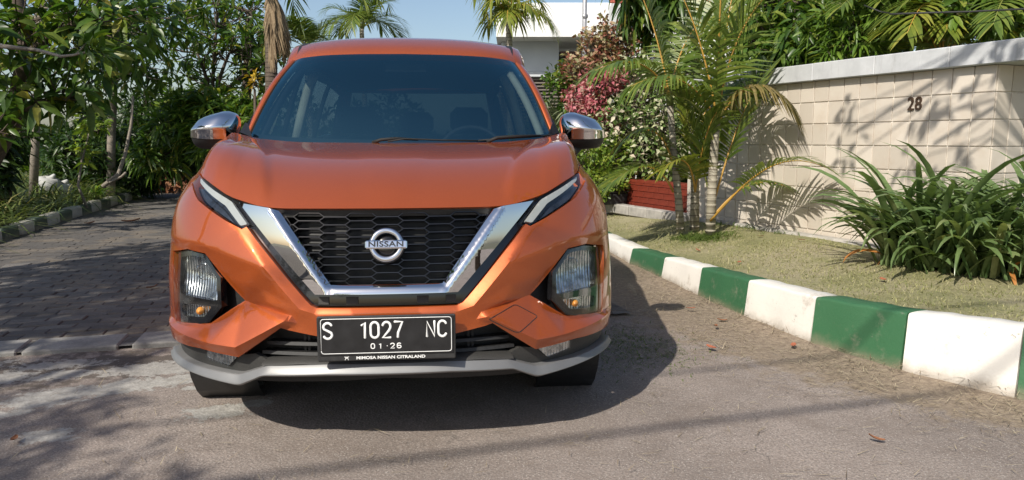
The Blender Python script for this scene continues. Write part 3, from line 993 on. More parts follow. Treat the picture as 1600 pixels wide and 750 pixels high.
    for yy in (.91, 3.56):
        for sg in (1, -1):
            mb = MB()
            mb.lathe([(.375, -.13), (.375, .13), (.30, .13)], (sg * .72, yy, .32), (sg, 0, 0), 24)
            mb.build('wheel_liner', M['black'], car)
    mb = MB()
    ds = []
    for y, z in ((1.13, 1.062), (1.30, 1.065), (1.50, 1.06), (1.60, 1.03), (1.62, .90), (1.60, .6)):
        ds.append([(x * .74, y - .02 + .06 * (abs(x) ** 2), z + (.035 * math.exp(-((x + .5) / .25) ** 2) if 1.35 < y < 1.61 else 0)) for x in np.linspace(-1, 1, 21)])
    mb.grid(ds); mb.build('dashboard', M['trim_dark'], car)
    mb = MB()
    c = Vector((-.36 if True else .36, 1.78, 1.02)); c.x = .36
    ringp = []
    ax = Vector((0, -.85, .52)).normalized(); a_ = Vector((1, 0, 0)); b_ = ax.cross(a_)
    mb.tube([c + (a_ * math.cos(t) + b_ * math.sin(t)) * .18 for t in np.linspace(0, 2 * math.pi, 25)], .014, 8, 0, False)
    mb.box(c + Vector((0, .03, -.02)), (.30, .03, .07), 0, None, .01)
    mb.build('steering_wheel', M['trim_dark'], car)
    for (x, y) in ((-.37, 2.05), (.37, 2.05), (-.40, 2.95), (.0, 2.95), (.40, 2.95)):
        st = empty('seat', (x, y, .30), 0, car)
        w = .25 if y < 2.5 else .19
        mb = MB(); mb.box((0, 0, .22), (w * 2, .50, .16), 0, None, .04); mb.build('cushion', M['seat'], st)
        rows = []
        for t in np.linspace(0, 1, 8):
            rows.append([(w * s * (1 - .15 * t), .24 + .18 * t - .05 * (1 - s * s) * 0 - .03 * abs(s) ** 3, .24 + .56 * t) for s in np.linspace(-1, 1, 9)])
        back = [[(p[0] * .98, p[1] + .10, p[2]) for p in r_] for r_ in rows]
        mb = MB(); mb.grid(rows); mb.grid(back)
        mb.grid([rows[-1], [(p[0] * .95, p[1] + .05, p[2] + .03) for p in rows[-1]], back[-1]])
        for j in (0, -1): mb.grid([[r_[j] for r_ in rows], [r_[j] for r_ in back]])
        mb.build('backrest', M['seat'], st)
        mb = MB(); mb.box((0, .46, .93), (.25, .10, .17), 0, None, .04); mb.build('headrest', M['seat'], st)
    for sg in (1, -1):
        mb = MB()
        pts = [(sg * .70, 2.20, 1.09), (sg * .665, 2.22, 1.25), (sg * .62, 2.22, 1.40), (sg * .575, 2.20, 1.50)]
        mb.tube(pts, .030, 6, 0, True, (Vector((0, 1, 0)), .5)); mb.build('belt_pillar_trim', M['trim_beige'], car)
        mb = MB()
        pts = [ws(t, -.05)[-1] * np.array([sg, 1, 1]) + np.array([-sg * .035, .03, 0]) for t in np.linspace(.02, .95, 8)]
        mb.tube([tuple(p) for p in pts], .022, 6); mb.build('inner_pillar_trim', M['trim_beige'] if sg > 0 else M['trim_dark'], car)
    mb = MB(); mb.grid([[(x, y, 1.545 + .06 * math.sin((y - 1.75) / 2.2 * 3.14) - .04 * (x / .6) ** 2) for y in np.linspace(1.75, 4.0, 8)] for x in np.linspace(-.6, .6, 7)])
    mb.build('headlining', M['trim_dark'], car)
    mb = MB(); mb.box((0, 1.70, 1.49), (.24, .03, .065), 0, None, .012); mb.box((0, 1.70, 1.535), (.03, .02, .04))
    mb.build('inner_mirror', M['black'], car)
    # ---- door mirrors
    for sg in (1, -1):
        mr = empty('door_mirror', (0, 0, 0), 0, car)
        cx, cy, cz = .893, 1.27, 1.160
        def shell(z_lo, z_hi, scl=1.0, nz=14, nx=28):
            rows = []
            for i in range(nz):
                z = z_lo + (z_hi - z_lo) * i / (nz - 1)
                zz = (z - cz)
                row = []
                for j in range(nx + 1):
                    an = math.pi * j / nx
                    # half-ellipse in plan bulging forward (-y)
                    hw = .112
                    top_f = max(0.0, 1 - max(0, zz / .078) ** 2.6) ** .5 if zz > 0 else max(0.0, 1 - max(0, -zz / .105) ** 3) ** .5
                    xx = -math.cos(an) * hw * (.45 + .55 * top_f if zz > 0 else .55 + .45 * top_f)
                    # slants: the outer end is lower
                    yy = -math.sin(an) ** .8 * .125 * max(.12, top_f)
                    ridge = .012 * math.exp(-((zz + .0) / .02) ** 2) * math.sin(an)
                    xo = xx + .012 * (zz / .08)*-1
                    row.append((sg * (cx + xo * scl), cy + (yy - ridge) * scl, z - .24 * max(0, xx + .03) * max(0, min(1, (zz + .02) / .06)) + .10 * max(0, xx - .02) * (1 if zz < -.03 else 0)))
                rows.append(row)
            return rows
        mb = MB(); mb.grid(shell(cz - .055, cz + .0779)); mb.build('cap', M['chrome'], mr)
        mb = MB(); mb.grid(shell(cz - .104, cz - .055, .97, 8)); 
        mb.build('mirror_shell', M['black'], mr)
        mb = MB()
        ee = [(sg * (cx + .098 * math.cos(t)), cy + .004, cz - .022 + .058 * math.sin(t) - .018 * math.cos(t)) for t in np.linspace(0, 2 * math.pi, 24, endpoint=False)]
        mb.add(ee, [tuple(range(24))], 0, False); mb.build('mirror_glass', M['chrome'], mr)
        mb = MB()
        mb.tube([(sg * .865, cy - .02, cz - .085), (sg * .835, cy + .0, cz - .13), (sg * .80, cy + .03, cz - .17)], [.035, .032, .04], 10, 0, True, (Vector((0, 1, 0)), 1.0))
        mb.build('mirror_arm', M['black'], mr)
    # ---- wheels
    w0 = None
    for yy in (.91, 3.56):
        for sg in (1, -1):
            if w0 is None:
                w0 = empty('wheel', (sg * .735, yy, .316), 0, car)
                mb = MB()
                mb.lathe([(.205, -.095), (.235, -.105), (.285, -.107), (.307, -.095), (.315, -.07), (.317, -.052), (.317, -.050), (.305, -.048), (.305, -.040), (.317, -.038), (.318, -.014), (.306, -.012), (.306, -.004), (.318, -.002), (.318, .014), (.306, .016), (.306, .024), (.318, .026), (.317, .050), (.305, .052), (.305, .060), (.317, .062), (.315, .074), (.307, .095), (.285, .107), (.235, .105), (.205, .095)], (0, 0, 0), (1, 0, 0), 48)
                for k in range(60):
                    an = 2 * math.pi * k / 60
                    for xx in (-.08, .08):
                        R = Matrix.Rotation(an, 3, 'X')
                        mb.box(R @ Vector((xx, 0, .310)), (.045, .020, .016), 0, R)
                mb.build('tyre', M['rubber'], w0)
                mb = MB()
                mb.lathe([(.206, -.09), (.20, -.05), (.195, .05), (.206, .09)], (0, 0, 0), (1, 0, 0), 32)
                mb.lathe([(0, .06), (.05, .062), (.06, .05), (.06, -.05)], (0, 0, 0), (1, 0, 0), 20)
                for k in range(10):
                    R = Matrix.Rotation(2 * math.pi * k / 10, 3, 'X')
                    mb.box(R @ Vector((.055, 0, .125)), (.02, .03, .16), 0, R, .005)
                mb.build('rim', M['alloy'], w0)
                mb = MB(); mb.lathe([(0, .0), (.13, .0), (.13, -.02), (0, -.02)], (0, 0, 0), (1, 0, 0), 24)
                mb.build('brake_disc', M['disc'], w0)
            else:
                w = w0.copy(); COL.objects.link(w); w.parent = car
                w.location = (sg * .735, yy, .316)
                for ch in list(w0.children):
                    c2 = ch.copy(); COL.objects.link(c2); c2.parent = w
            (w0 if (sg == 1 and yy < 1) else w).rotation_euler = (0, 0, 0 if sg > 0 else math.pi)
    return car

def carpt(x, z, off, sg):
    u, v = fas_uv(np.array([x * sg]), np.array([z]))
    X, _ = lift(fas_P, u, v, np.array([off]))
    return tuple(X[0])
# ------------------------------------------------------------------ where things stand
def at(px, py, Y):
    """the place, Y metres ahead of the camera, that the photograph (1600 x 750) shows at px, py"""
    d = Vector(((px - 800) / FPX, 1.0, -(py - 375) / FPX))
    c, s = math.cos(PITCH), math.sin(PITCH)
    d = Vector((d.x, d.y * c + d.z * s, -d.y * s + d.z * c))
    return Vector((0, 0, CAM_H)) + d * (Y / d.y)

def nrm(a): return a / np.maximum(np.linalg.norm(a, axis=-1, keepdims=True), 1e-9)

# ------------------------------------------------------------------ setting materials
def env_mats():
    # asphalt: dusty dark grey with pale cement scabs and brown grit near the kerb (vertex masks)
    t = NT('asphalt'); v = t.coord()
    at1 = t.n('ShaderNodeAttribute', attribute_name='patch'); at2 = t.n('ShaderNodeAttribute', attribute_name='grit')
    vo = t.n('ShaderNodeTexVoronoi'); vo.inputs['Scale'].default_value = 95; t.l(v, vo.inputs['Vector'])
    n1 = t.noise(v, 1.3, 6, .62); n2 = t.noise(v, 9, 6, .65); n3 = t.noise(v, 110, 4, .75)
    base = t.ramp(n1, [(.28, (.185, .152, .132)), (.5, (.275, .228, .198)), (.72, (.36, .30, .262))])
    base = t.mix(t.rng(n3, .38, .66, 0, .75), base, (.110, .092, .080))
    base = t.mix(t.rng(vo.outputs['Distance'], .0, .45, .45, 0), base, (.29, .265, .235))
    base = t.mix(t.rng(t.noise(v, 4.5, 6, .7), .42, .68, 0, .55), base, (.170, .135, .112))
    vc = t.n('ShaderNodeTexVoronoi'); vc.inputs['Scale'].default_value = 300; t.l(v, vc.inputs['Vector'])
    base = t.mix(t.rng(vc.outputs['Color'], .78, .92, 0, .75), base, (.46, .42, .38))
    pm = t.math('ADD', t.math('MULTIPLY', at1.outputs['Fac'], 1.0), t.math('MULTIPLY', t.math('SUBTRACT', t.math('ADD', t.math('MULTIPLY', t.noise(v, 16, 8, .78), .75), t.math('MULTIPLY', t.noise(v, 5, 3), .25)), .5), 3.2))
    pm2 = t.rng(pm, .47, .53)
    pc = t.ramp(t.noise(v, 22, 5, .7), [(.3, (.22, .207, .188)), (.7, (.42, .40, .365))])
    pc = t.mix(t.rng(n3, .55, .8, 0, .5), pc, (.18, .165, .15))
    col = t.mix(pm2, base, pc)
    gm = t.rng(t.math('ADD', at2.outputs['Fac'], t.math('MULTIPLY', t.math('SUBTRACT', n2, .5), 1.1)), .40, .70)
    gc = t.ramp(t.noise(v, 35, 6, .75), [(.25, (.10, .075, .052)), (.5, (.215, .165, .115)), (.75, (.36, .295, .21))])
    col = t.mix(t.math('MULTIPLY', gm, .85), col, gc)
    at3 = t.n('ShaderNodeAttribute', attribute_name='stain')
    sm = t.math('MULTIPLY', t.rng(t.math('ADD', at3.outputs['Fac'], t.math('MULTIPLY', t.math('SUBTRACT', n2, .5), 1.6)), .40, .62), t.math('SUBTRACT', 1.0, t.math('MULTIPLY', pm2, .85)))
    col = t.mix(t.math('MULTIPLY', sm, .85), col, t.ramp(n3, [(.3, (.040, .031, .025)), (.7, (.095, .075, .060))]))
    cr = t.n('ShaderNodeTexVoronoi', feature='DISTANCE_TO_EDGE'); cr.inputs['Scale'].default_value = 1.6
    dv = t.n('ShaderNodeVectorMath', operation='ADD'); nn = t.n('ShaderNodeTexNoise'); nn.inputs['Scale'].default_value = 3
    t.l(v, nn.inputs['Vector']); sc_ = t.n('ShaderNodeVectorMath', operation='SCALE'); sc_.inputs['Scale'].default_value = .5
    t.l(nn.outputs['Color'], sc_.inputs[0]); t.l(v, dv.inputs[0]); t.l(sc_.outputs[0], dv.inputs[1]); t.l(dv.outputs[0], cr.inputs['Vector'])
    col = t.mix(t.math('MULTIPLY', t.rng(cr.outputs['Distance'], .0, .008, .5, 0), t.rng(n1, .5, .6)), col, (.05, .045, .04))
    t.base(col); sset(t.b, Roughness=.88)
    h = t.math('ADD', t.math('MULTIPLY', n3, .6), t.math('ADD', t.math('MULTIPLY', pm2, .8), t.math('MULTIPLY', vo.outputs['Distance'], .8)))
    t.bump(h, .55, .004)
    M['asphalt'] = t.mat
    # far part of the block paving, too far to pick apart
    t = NT('paving_far'); v = t.coord()
    b = t.n('ShaderNodeTexBrick'); t.l(v, b.inputs['Vector']); b.inputs['Scale'].default_value = 1
    b.inputs['Brick Width'].default_value = .21; b.inputs['Row Height'].default_value = .105; b.inputs['Mortar Size'].default_value = .008
    b.inputs['Color1'].default_value = (.08, .076, .072, 1); b.inputs['Color2'].default_value = (.15, .14, .13, 1); b.inputs['Mortar'].default_value = (.085, .072, .058, 1)
    n1 = t.noise(v, 1.5, 6, .65)
    t.base(t.mix(t.rng(n1, .45, .75, 0, .7), b.outputs[0], (.20, .165, .125))); sset(t.b, Roughness=.9)
    t.bump(t.math('ADD', t.math('MULTIPLY', b.outputs[1], -1.0), t.noise(v, 40, 4)), .6, .01)
    M['paving_far'] = t.mat
    t = NT('paver_block'); v = t.coord(); oi = t.n('ShaderNodeObjectInfo')
    tc = t.n('ShaderNodeNewGeometry')
    n1 = t.noise(tc.outputs['Position'], 2.0, 6, .65); n2 = t.noise(tc.outputs['Position'], 55, 5, .7)
    c = t.ramp(oi.outputs['Random'], [(0, (.075, .070, .066)), (.5, (.115, .107, .10)), (1, (.175, .162, .148))])
    c = t.mix(t.rng(n1, .47, .62, 0, .9), c, (.185, .155, .12)); c = t.mix(t.rng(t.noise(tc.outputs['Position'], 9, 6, .7), .5, .7, 0, .6), c, (.08, .068, .058)); c = t.mix(t.rng(n2, .3, .7, .0, .5), c, (.07, .06, .052))
    t.base(c); sset(t.b, Roughness=.9); t.bump(n2, .5, .005)
    M['paver'] = t.mat
    t = NT('concrete_slab'); v = t.coord(); tc = t.n('ShaderNodeNewGeometry'); n1 = t.noise(tc.outputs['Position'], 7, 6, .7); n2 = t.noise(tc.outputs['Position'], 70, 4, .7)
    t.base(t.mix(t.rng(n2, .4, .8, 0, .5), t.ramp(n1, [(.3, (.17, .165, .155)), (.7, (.31, .30, .28))]), (.12, .11, .10))); sset(t.b, Roughness=.9); t.bump(n2, .5, .005)
    M['slab'] = t.mat
    t = NT('dry_lawn_soil'); v = t.coord(); n1 = t.noise(v, 1.4, 6, .65); n2 = t.noise(v, 45, 5, .75)
    c = t.ramp(n1, [(.3, (.19, .195, .085)), (.47, (.30, .28, .14)), (.6, (.39, .34, .215)), (.75, (.36, .295, .20))])
    t.base(t.mix(t.rng(n2, .35, .75, .0, .6), c, (.085, .085, .032))); sset(t.b, Roughness=.95); t.bump(n2, .8, .02)
    M['lawn'] = t.mat
    M['soil'] = simple('dark_bed_soil', (.060, .047, .034), .95, var=.5, scale=18, bump=.5)
    M['ground'] = simple('far_ground', (.10, .095, .055), .95, var=.4, scale=.6)
    def painted(name, col, wear):
        t = NT(name); tc = t.n('ShaderNodeNewGeometry'); p = tc.outputs['Position']
        n1 = t.noise(p, 6, 6, .7); n2 = t.noise(p, 60, 5, .7); n3 = t.noise(p, 2.2, 4, .6)
        c = t.ramp(n3, [(.3, tuple(x * .86 for x in col)), (.7, col)])
        c = t.mix(t.rng(n1, .56, .76, 0, .55 * wear), c, (.33, .28, .22))
        c = t.mix(t.rng(t.noise(p, 17, 6, .8), .62, .70, 0, .75 * wear), c, (.24, .22, .19))
        sz = t.n('ShaderNodeSeparateXYZ'); t.l(p, sz.inputs[0])
        low = t.rng(t.math('ADD', sz.outputs[2], t.math('MULTIPLY', n1, .14)), .06, .16, .8, 0)
        c = t.mix(low, c, (.24, .19, .14))
        t.base(c); sset(t.b, Roughness=.62); t.bump(t.math('ADD', n2, t.math('MULTIPLY', n1, .7)), .35, .006)
        return t.mat
    M['kerb_white'] = painted('white_kerb_paint', (.78, .75, .69), 1.15)
    M['kerb_green'] = painted('green_kerb_paint', (.036, .130, .056), .75)
    M['kerb_old_white'] = painted('worn_white_kerb_paint', (.42, .40, .36), 1.6)
    M['kerb_old_green'] = painted('worn_green_kerb_paint', (.05, .075, .05), 1.6)
    t = NT('beige_wall_tile'); tc = t.n('ShaderNodeNewGeometry'); oi = t.n('ShaderNodeObjectInfo'); p = tc.outputs['Position']
    n1 = t.noise(p, 5, 6, .65); n2 = t.noise(p, 60, 4, .7); n4 = t.noise(p, 1.2, 3)
    c = t.ramp(oi.outputs['Random'], [(0, (.50, .445, .375)), (.5, (.565, .505, .43)), (1, (.63, .565, .485))])
    c = t.mix(t.rng(n1, .45, .8, 0, .45), c, (.44, .35, .26)); c = t.mix(t.rng(n2, .5, .8, 0, .18), c, (.70, .64, .55))
    t.base(c); sset(t.b, Roughness=.55); t.bump(n1, .12, .01)
    M['tile'] = t.mat
    M['grout'] = simple('pale_grout', (.78, .73, .65), .9, var=.12, scale=30)
    t = NT('weathered_grey_coping'); p = t.n('ShaderNodeNewGeometry').outputs['Position']
    mp = t.n('ShaderNodeMapping'); mp.inputs['Scale'].default_value = (14, 14, 1.2); t.l(p, mp.inputs[0])
    st = t.noise(mp.outputs[0], 1.0, 5, .7); n1 = t.noise(p, 5, 6, .7)
    c = t.ramp(n1, [(.3, (.42, .43, .44)), (.7, (.56, .57, .58))]); c = t.mix(t.rng(st, .52, .72, 0, .55), c, (.25, .245, .235))
    t.base(c); sset(t.b, Roughness=.75); t.bump(n1, .2, .005); M['coping'] = t.mat
    M['number'] = simple('dark_bronze_number', (.09, .055, .035), .45, .4)
    M['concrete'] = simple('rough_concrete', (.33, .31, .28), .9, var=.25, scale=12, bump=.3)
    M['brick_red'] = simple('red_planter_brick', (.17, .028, .015), .45, var=.25, scale=6, bump=.1)
    M['mortar_red'] = simple('dark_red_mortar', (.19, .045, .028), .9)
    M['house_white'] = simple('white_house_paint', (.74, .74, .72), .8, var=.05, scale=1.5)
    M['house_grey'] = simple('pale_grey_house_wall', (.52, .55, .57), .8, var=.05, scale=2)
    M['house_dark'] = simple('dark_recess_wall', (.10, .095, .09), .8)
    M['louvre'] = simple('brown_grey_louvre', (.17, .145, .12), .6)
    M['roof_tile'] = simple('red_roof_tile', (.42, .09, .055), .7, var=.25, scale=8)
    M['brown_wood'] = simple('brown_fascia_board', (.13, .06, .045), .6)
    M['pipe'] = simple('grey_pole_metal', (.33, .33, .34), .45, .5)
    M['cable'] = simple('black_cable', (.02, .02, .02), .6)
    M['sack'] = simple('black_plastic_sack', (.020, .020, .021), .55, var=.3, scale=12, bump=.4)
    M['sack_white'] = simple('white_woven_sack', (.42, .42, .40), .7, var=.15, scale=15, bump=.4)
    def leaf(name, cols, rough=.42, trans=.30, tw=1.5, coat=0.0):
        t = NT(name)
        r = t.ramp(t.island(), cols)
        n_ = t.noise(t.n('ShaderNodeNewGeometry').outputs['Position'], 25, 3)
        r = t.mix(t.rng(n_, .3, .7, .0, .35), r, tuple(x * .6 for x in cols[0][1]))
        t.base(r); sset(t.b, Roughness=rough)
        tr = t.n('ShaderNodeBsdfTranslucent')
        g = t.mix(1.0, r, (tw * 1.1, tw * 1.15, tw * .55), 'MULTIPLY'); t.l(g, tr.inputs[0])
        mx = t.n('ShaderNodeMixShader'); mx.inputs[0].default_value = trans
        t.l(t.b.outputs[0], mx.inputs[1]); t.l(tr.outputs[0], mx.inputs[2]); t.l(mx.outputs[0], t.out.inputs[0])
        return t.mat
    M['leaf_broad'] = leaf('broad_dark_leaf', [(0, (.030, .068, .013)), (.4, (.058, .118, .020)), (.75, (.11, .185, .028)), (.92, (.19, .25, .04)), (1, (.32, .27, .05))], .36, .40)
    M['leaf_mid'] = leaf('mid_green_leaf', [(0, (.038, .085, .014)), (.45, (.078, .152, .022)), (.8, (.15, .235, .034)), (.93, (.24, .29, .05)), (1, (.36, .31, .06))], .36, .40)
    M['leaf_bright'] = leaf('bright_green_leaf', [(0, (.055, .115, .015)), (.5, (.105, .190, .022)), (.9, (.17, .26, .032)), (1, (.28, .30, .05))])
    M['leaf_dark'] = leaf('deep_green_shrub_leaf', [(0, (.016, .040, .008)), (.6, (.032, .072, .012)), (1, (.07, .12, .02))])  # dark green leaf, tone differs at random from leaf to leaf
    M['leaf_lime'] = leaf('lime_shrub_leaf', [(0, (.09, .16, .02)), (.6, (.17, .25, .03)), (1, (.30, .34, .05))])
    M['leaf_var'] = leaf('cream_and_green_leaf', [(0, (.06, .12, .025)), (.55, (.15, .22, .05)), (.60, (.40, .42, .22)), (.85, (.60, .58, .40)), (1, (.60, .46, .38))], .5, .2, 1.1)
    M['leaf_pink'] = leaf('pink_red_leaf', [(0, (.36, .07, .10)), (.5, (.50, .15, .17)), (.8, (.56, .27, .25)), (1, (.55, .45, .32))], .5, .25, 1.0)
    M['leaf_russet'] = leaf('russet_and_cream_leaf', [(0, (.26, .075, .05)), (.35, (.36, .17, .11)), (.4, (.15, .19, .05)), (.7, (.50, .46, .27)), (1, (.40, .22, .14))], .5, .25, 1.0)
    M['leaf_yellow'] = leaf('yellow_croton_leaf', [(0, (.45, .27, .02)), (1, (.62, .46, .05))], .45, .3, 1.0)
    M['palm_leaf'] = leaf('palm_leaflet', [(0, (.075, .125, .020)), (.5, (.140, .200, .032)), (1, (.25, .27, .055))], .38, .28)
    M['palm_brown'] = leaf('browning_palm_leaflet', [(0, (.12, .115, .03)), (.5, (.20, .16, .05)), (1, (.30, .22, .09))], .5, .25)
    M['palm_gold'] = leaf('golden_palm_leaflet', [(0, (.12, .165, .022)), (.5, (.20, .235, .03)), (1, (.36, .33, .06))], .38, .30)
    M['palm_silver'] = leaf('grey_green_palm_leaflet', [(0, (.13, .17, .09)), (1, (.28, .32, .19))], .4, .2)
    M['palm_dry'] = leaf('dry_palm_frond', [(0, (.20, .135, .075)), (1, (.38, .29, .18))], .8, .15)
    M['strap'] = leaf('strap_leaf', [(0, (.070, .125, .040)), (.5, (.125, .190, .068)), (.85, (.20, .265, .11)), (1, (.30, .32, .14))], .27, .25)
    M['strap_old'] = leaf('withered_orange_leaf', [(0, (.48, .17, .03)), (1, (.42, .20, .06))], .6, .2)
    M['cover_leaf'] = leaf('ground_cover_blade', [(0, (.065, .105, .025)), (.5, (.12, .17, .04)), (.9, (.21, .23, .065)), (1, (.32, .27, .11))], .5, .25)
    M['grass_blade'] = leaf('short_lawn_blade', [(0, (.16, .19, .05)), (.4, (.28, .28, .10)), (.7, (.42, .385, .19)), (1, (.52, .46, .27))], .7, .2, 1.0)
    M['weed'] = leaf('green_weed_blade', [(0, (.07, .12, .02)), (1, (.15, .21, .04))], .6, .25)
    M['straw'] = leaf('straw_strand', [(0, (.16, .115, .07)), (.5, (.33, .265, .165)), (1, (.52, .45, .31))], .85, .05, 1.0)
    M['dead_leaf'] = leaf('dead_brown_leaf', [(0, (.16, .065, .03)), (.5, (.25, .10, .045)), (1, (.36, .18, .09))], .8, .05, 1.0)
    M['dead_red'] = leaf('dead_red_brown_leaf', [(0, (.36, .10, .05)), (1, (.40, .14, .07))], .75, .05, 1.0)
    def bark(name, c1, c2, sc=18):
        t = NT(name); v = t.coord((1, 1, 2.5)); n1 = t.noise(v, sc, 6, .7)
        t.base(t.ramp(n1, [(.3, c1), (.7, c2)])); sset(t.b, Roughness=.9); t.bump(n1, .6, .01)
        return t.mat
    M['bark_pale'] = bark('pale_grey_bark', (.15, .125, .10), (.32, .28, .23))
    M['bark_dark'] = bark('dark_brown_bark', (.045, .034, .026), (.12, .09, .065))
    t = NT('ringed_palm_trunk'); v = t.coord(); w = t.n('ShaderNodeTexWave', bands_direction='Z'); w.inputs['Scale'].default_value = 5.5; w.inputs['Distortion'].default_value = 1.0
    t.l(v, w.inputs[0]); n1 = t.noise(v, 9, 5)
    c = t.ramp(n1, [(.3, (.22, .20, .15)), (.7, (.42, .38, .30))]); c = t.mix(t.rng(w.outputs[1], .80, .98, 0, .75), c, (.12, .095, .07))
    t.base(c); sset(t.b, Roughness=.75); t.bump(w.outputs[1], .25, .01)
    M['palm_trunk'] = t.mat
    M['crownshaft'] = simple('green_palm_crownshaft', (.16, .20, .06), .45, var=.25, scale=6)
    M['petiole'] = simple('orange_palm_stalk', (.42, .24, .045), .5, var=.25, scale=6)
    M['petiole_green'] = simple('green_palm_stalk', (.20, .22, .05), .5, var=.25, scale=6)

# ------------------------------------------------------------------ leaves, fronds, trees
def leaf_geo(pos, d, up, L, W, droop=.15, fold=.18):
    """folded, drooping, pointed leaves: 8 vertices, 8 triangles each"""
    d = nrm(d); s = nrm(np.cross(d, up)); n = np.cross(s, d)
    L = np.asarray(L)[:, None]; W = np.asarray(W)[:, None]
    dz = np.array([0, 0, -1.0])
    def P(a, w, h):
        return pos + d * L * a + s * W * w + n * W * h + dz * L * droop * a * a
    V = np.stack([P(0, 0, 0), P(.32, .46, fold), P(.32, 0, 0), P(.32, -.46, fold), P(.68, .40, fold * .8), P(.68, 0, 0), P(.68, -.40, fold * .8), P(1.0, 0, 0)], 1)
    T0 = np.array([(0, 2, 1), (0, 3, 2), (1, 2, 5), (1, 5, 4), (2, 3, 6), (2, 6, 5), (4, 5, 7), (5, 6, 7)])
    T = (np.arange(len(pos)) * 8)[:, None, None] + T0[None]
    return V.reshape(-1, 3), T.reshape(-1, 3)

def leaf_geo_lo(pos, d, up, L, W, droop=.1):
    d = nrm(d); s = nrm(np.cross(d, up)); n = np.cross(s, d)
    L = np.asarray(L)[:, None]; W = np.asarray(W)[:, None]
    dz = np.array([0, 0, -1.0])
    V = np.stack([pos, pos + d * L * .45 + s * W * .5 + n * W * .15, pos + d * L * .5, pos + d * L * .45 - s * W * .5 + n * W * .15, pos + d * L + dz * L * droop], 1)
    T0 = np.array([(0, 2, 1), (0, 3, 2), (1, 2, 4), (2, 3, 4)])
    T = (np.arange(len(pos)) * 5)[:, None, None] + T0[None]
    return V.reshape(-1, 3), T.reshape(-1, 3)

def rosettes(cen, dr, n, spread=(25, 95), rad=.03):
    """n leaves round each cluster centre; returns pos, dir, up"""
    m = len(cen)
    c = np.repeat(cen, n, 0); d = nrm(np.repeat(dr, n, 0))
    r = RNG.normal(size=(m * n, 3)); r = nrm(r - d * (r * d).sum(1, keepdims=True))
    a = np.radians(RNG.uniform(spread[0], spread[1], m * n))[:, None]
    q = d * np.cos(a) + r * np.sin(a)
    up = nrm(d * .8 + RNG.normal(size=(m * n, 3)) * .35 + np.array([0, 0, .4]))
    return c + q * rad + d * RNG.uniform(-.06, .06, (m * n, 1)), q, up

def bez(a, b, c, n):
    a, b, c = (np.array(x, float) for x in (a, b, c))
    t = np.linspace(0, 1, n)[:, None]
    return (1 - t) ** 2 * a + 2 * t * (1 - t) * b + t * t * c

def tree(name, label, cat, group, trunk, r0, r1, blobs, leaf, lmat, bark, twig=.008, spread=(25, 95), droop=.2, lo=False, limbs=True, outward=.7, lift=.4):
    """trunk = points; blobs = [(centre, (rx, ry, rz), clusters)]; leaf = (length, width, leaves per cluster)"""
    base = Vector(trunk[0])
    root = empty(name, base)
    tag(root, label, cat, group)
    tr = [Vector(p) - base for p in trunk]
    wood = MB()
    k = max(6, len(tr))
    wood.tube(tr, list(np.linspace(r0, r1, len(tr))), 8)
    C = []; D = []
    nl = np.array([tuple(p) for p in tr])
    for bc, br, n in blobs:
        bc = np.array(bc, float) - np.array(base); br = np.array(br, float)
        if limbs:
            i = int(np.argmin(np.linalg.norm(nl - bc, axis=1) + (nl[:, 2] > bc[2]) * .5))
            i = max(i, min(1, len(nl) - 1))
            mid = (nl[i] + bc) / 2 + np.array([0, 0, .12 * np.linalg.norm(bc - nl[i])]) + RNG.normal(size=3) * .08
            lb = bez(nl[i], mid, bc, 7)
            wood.tube(lb, list(np.linspace(max(r1 * .75, twig * 1.6), twig * 1.3, 7)), 6)
        else:
            lb = bez(nl[-1], (nl[-1] + bc) / 2, bc, 5)
        u = nrm(RNG.normal(size=(n, 3))) * (RNG.uniform(0, 1, (n, 1)) ** .42)
        p = bc + u * br
        for q in p:
            j = int(np.argmin(np.linalg.norm(lb - q, axis=1)))
            if limbs:
                s = lb[max(0, j - 1)]
                wood.tube([s, (s + q) / 2 + RNG.normal(size=3) * .05 * np.linalg.norm(q - s) + np.array([0, 0, -.04]), q], [twig, twig * .8, twig * .5], 4, 0, False)
        C.append(p); D.append(nrm(u * outward + np.array([0, 0, lift]) + RNG.normal(size=(n, 3)) * .35))
    wood.build('trunk', bark, root)
    C = np.concatenate(C); D = np.concatenate(D)
    P, Q, U = rosettes(C, D, leaf[2], spread)
    m = len(P)
    L = leaf[0] * RNG.uniform(.65, 1.2, m); Wd = leaf[1] * RNG.uniform(.75, 1.2, m)
    V, T = (leaf_geo_lo if lo else leaf_geo)(P, Q, U, L, Wd, droop)
    me = np_mesh('crown', V, T, lmat, True)
    link_mesh('crown', me, root)
    return root

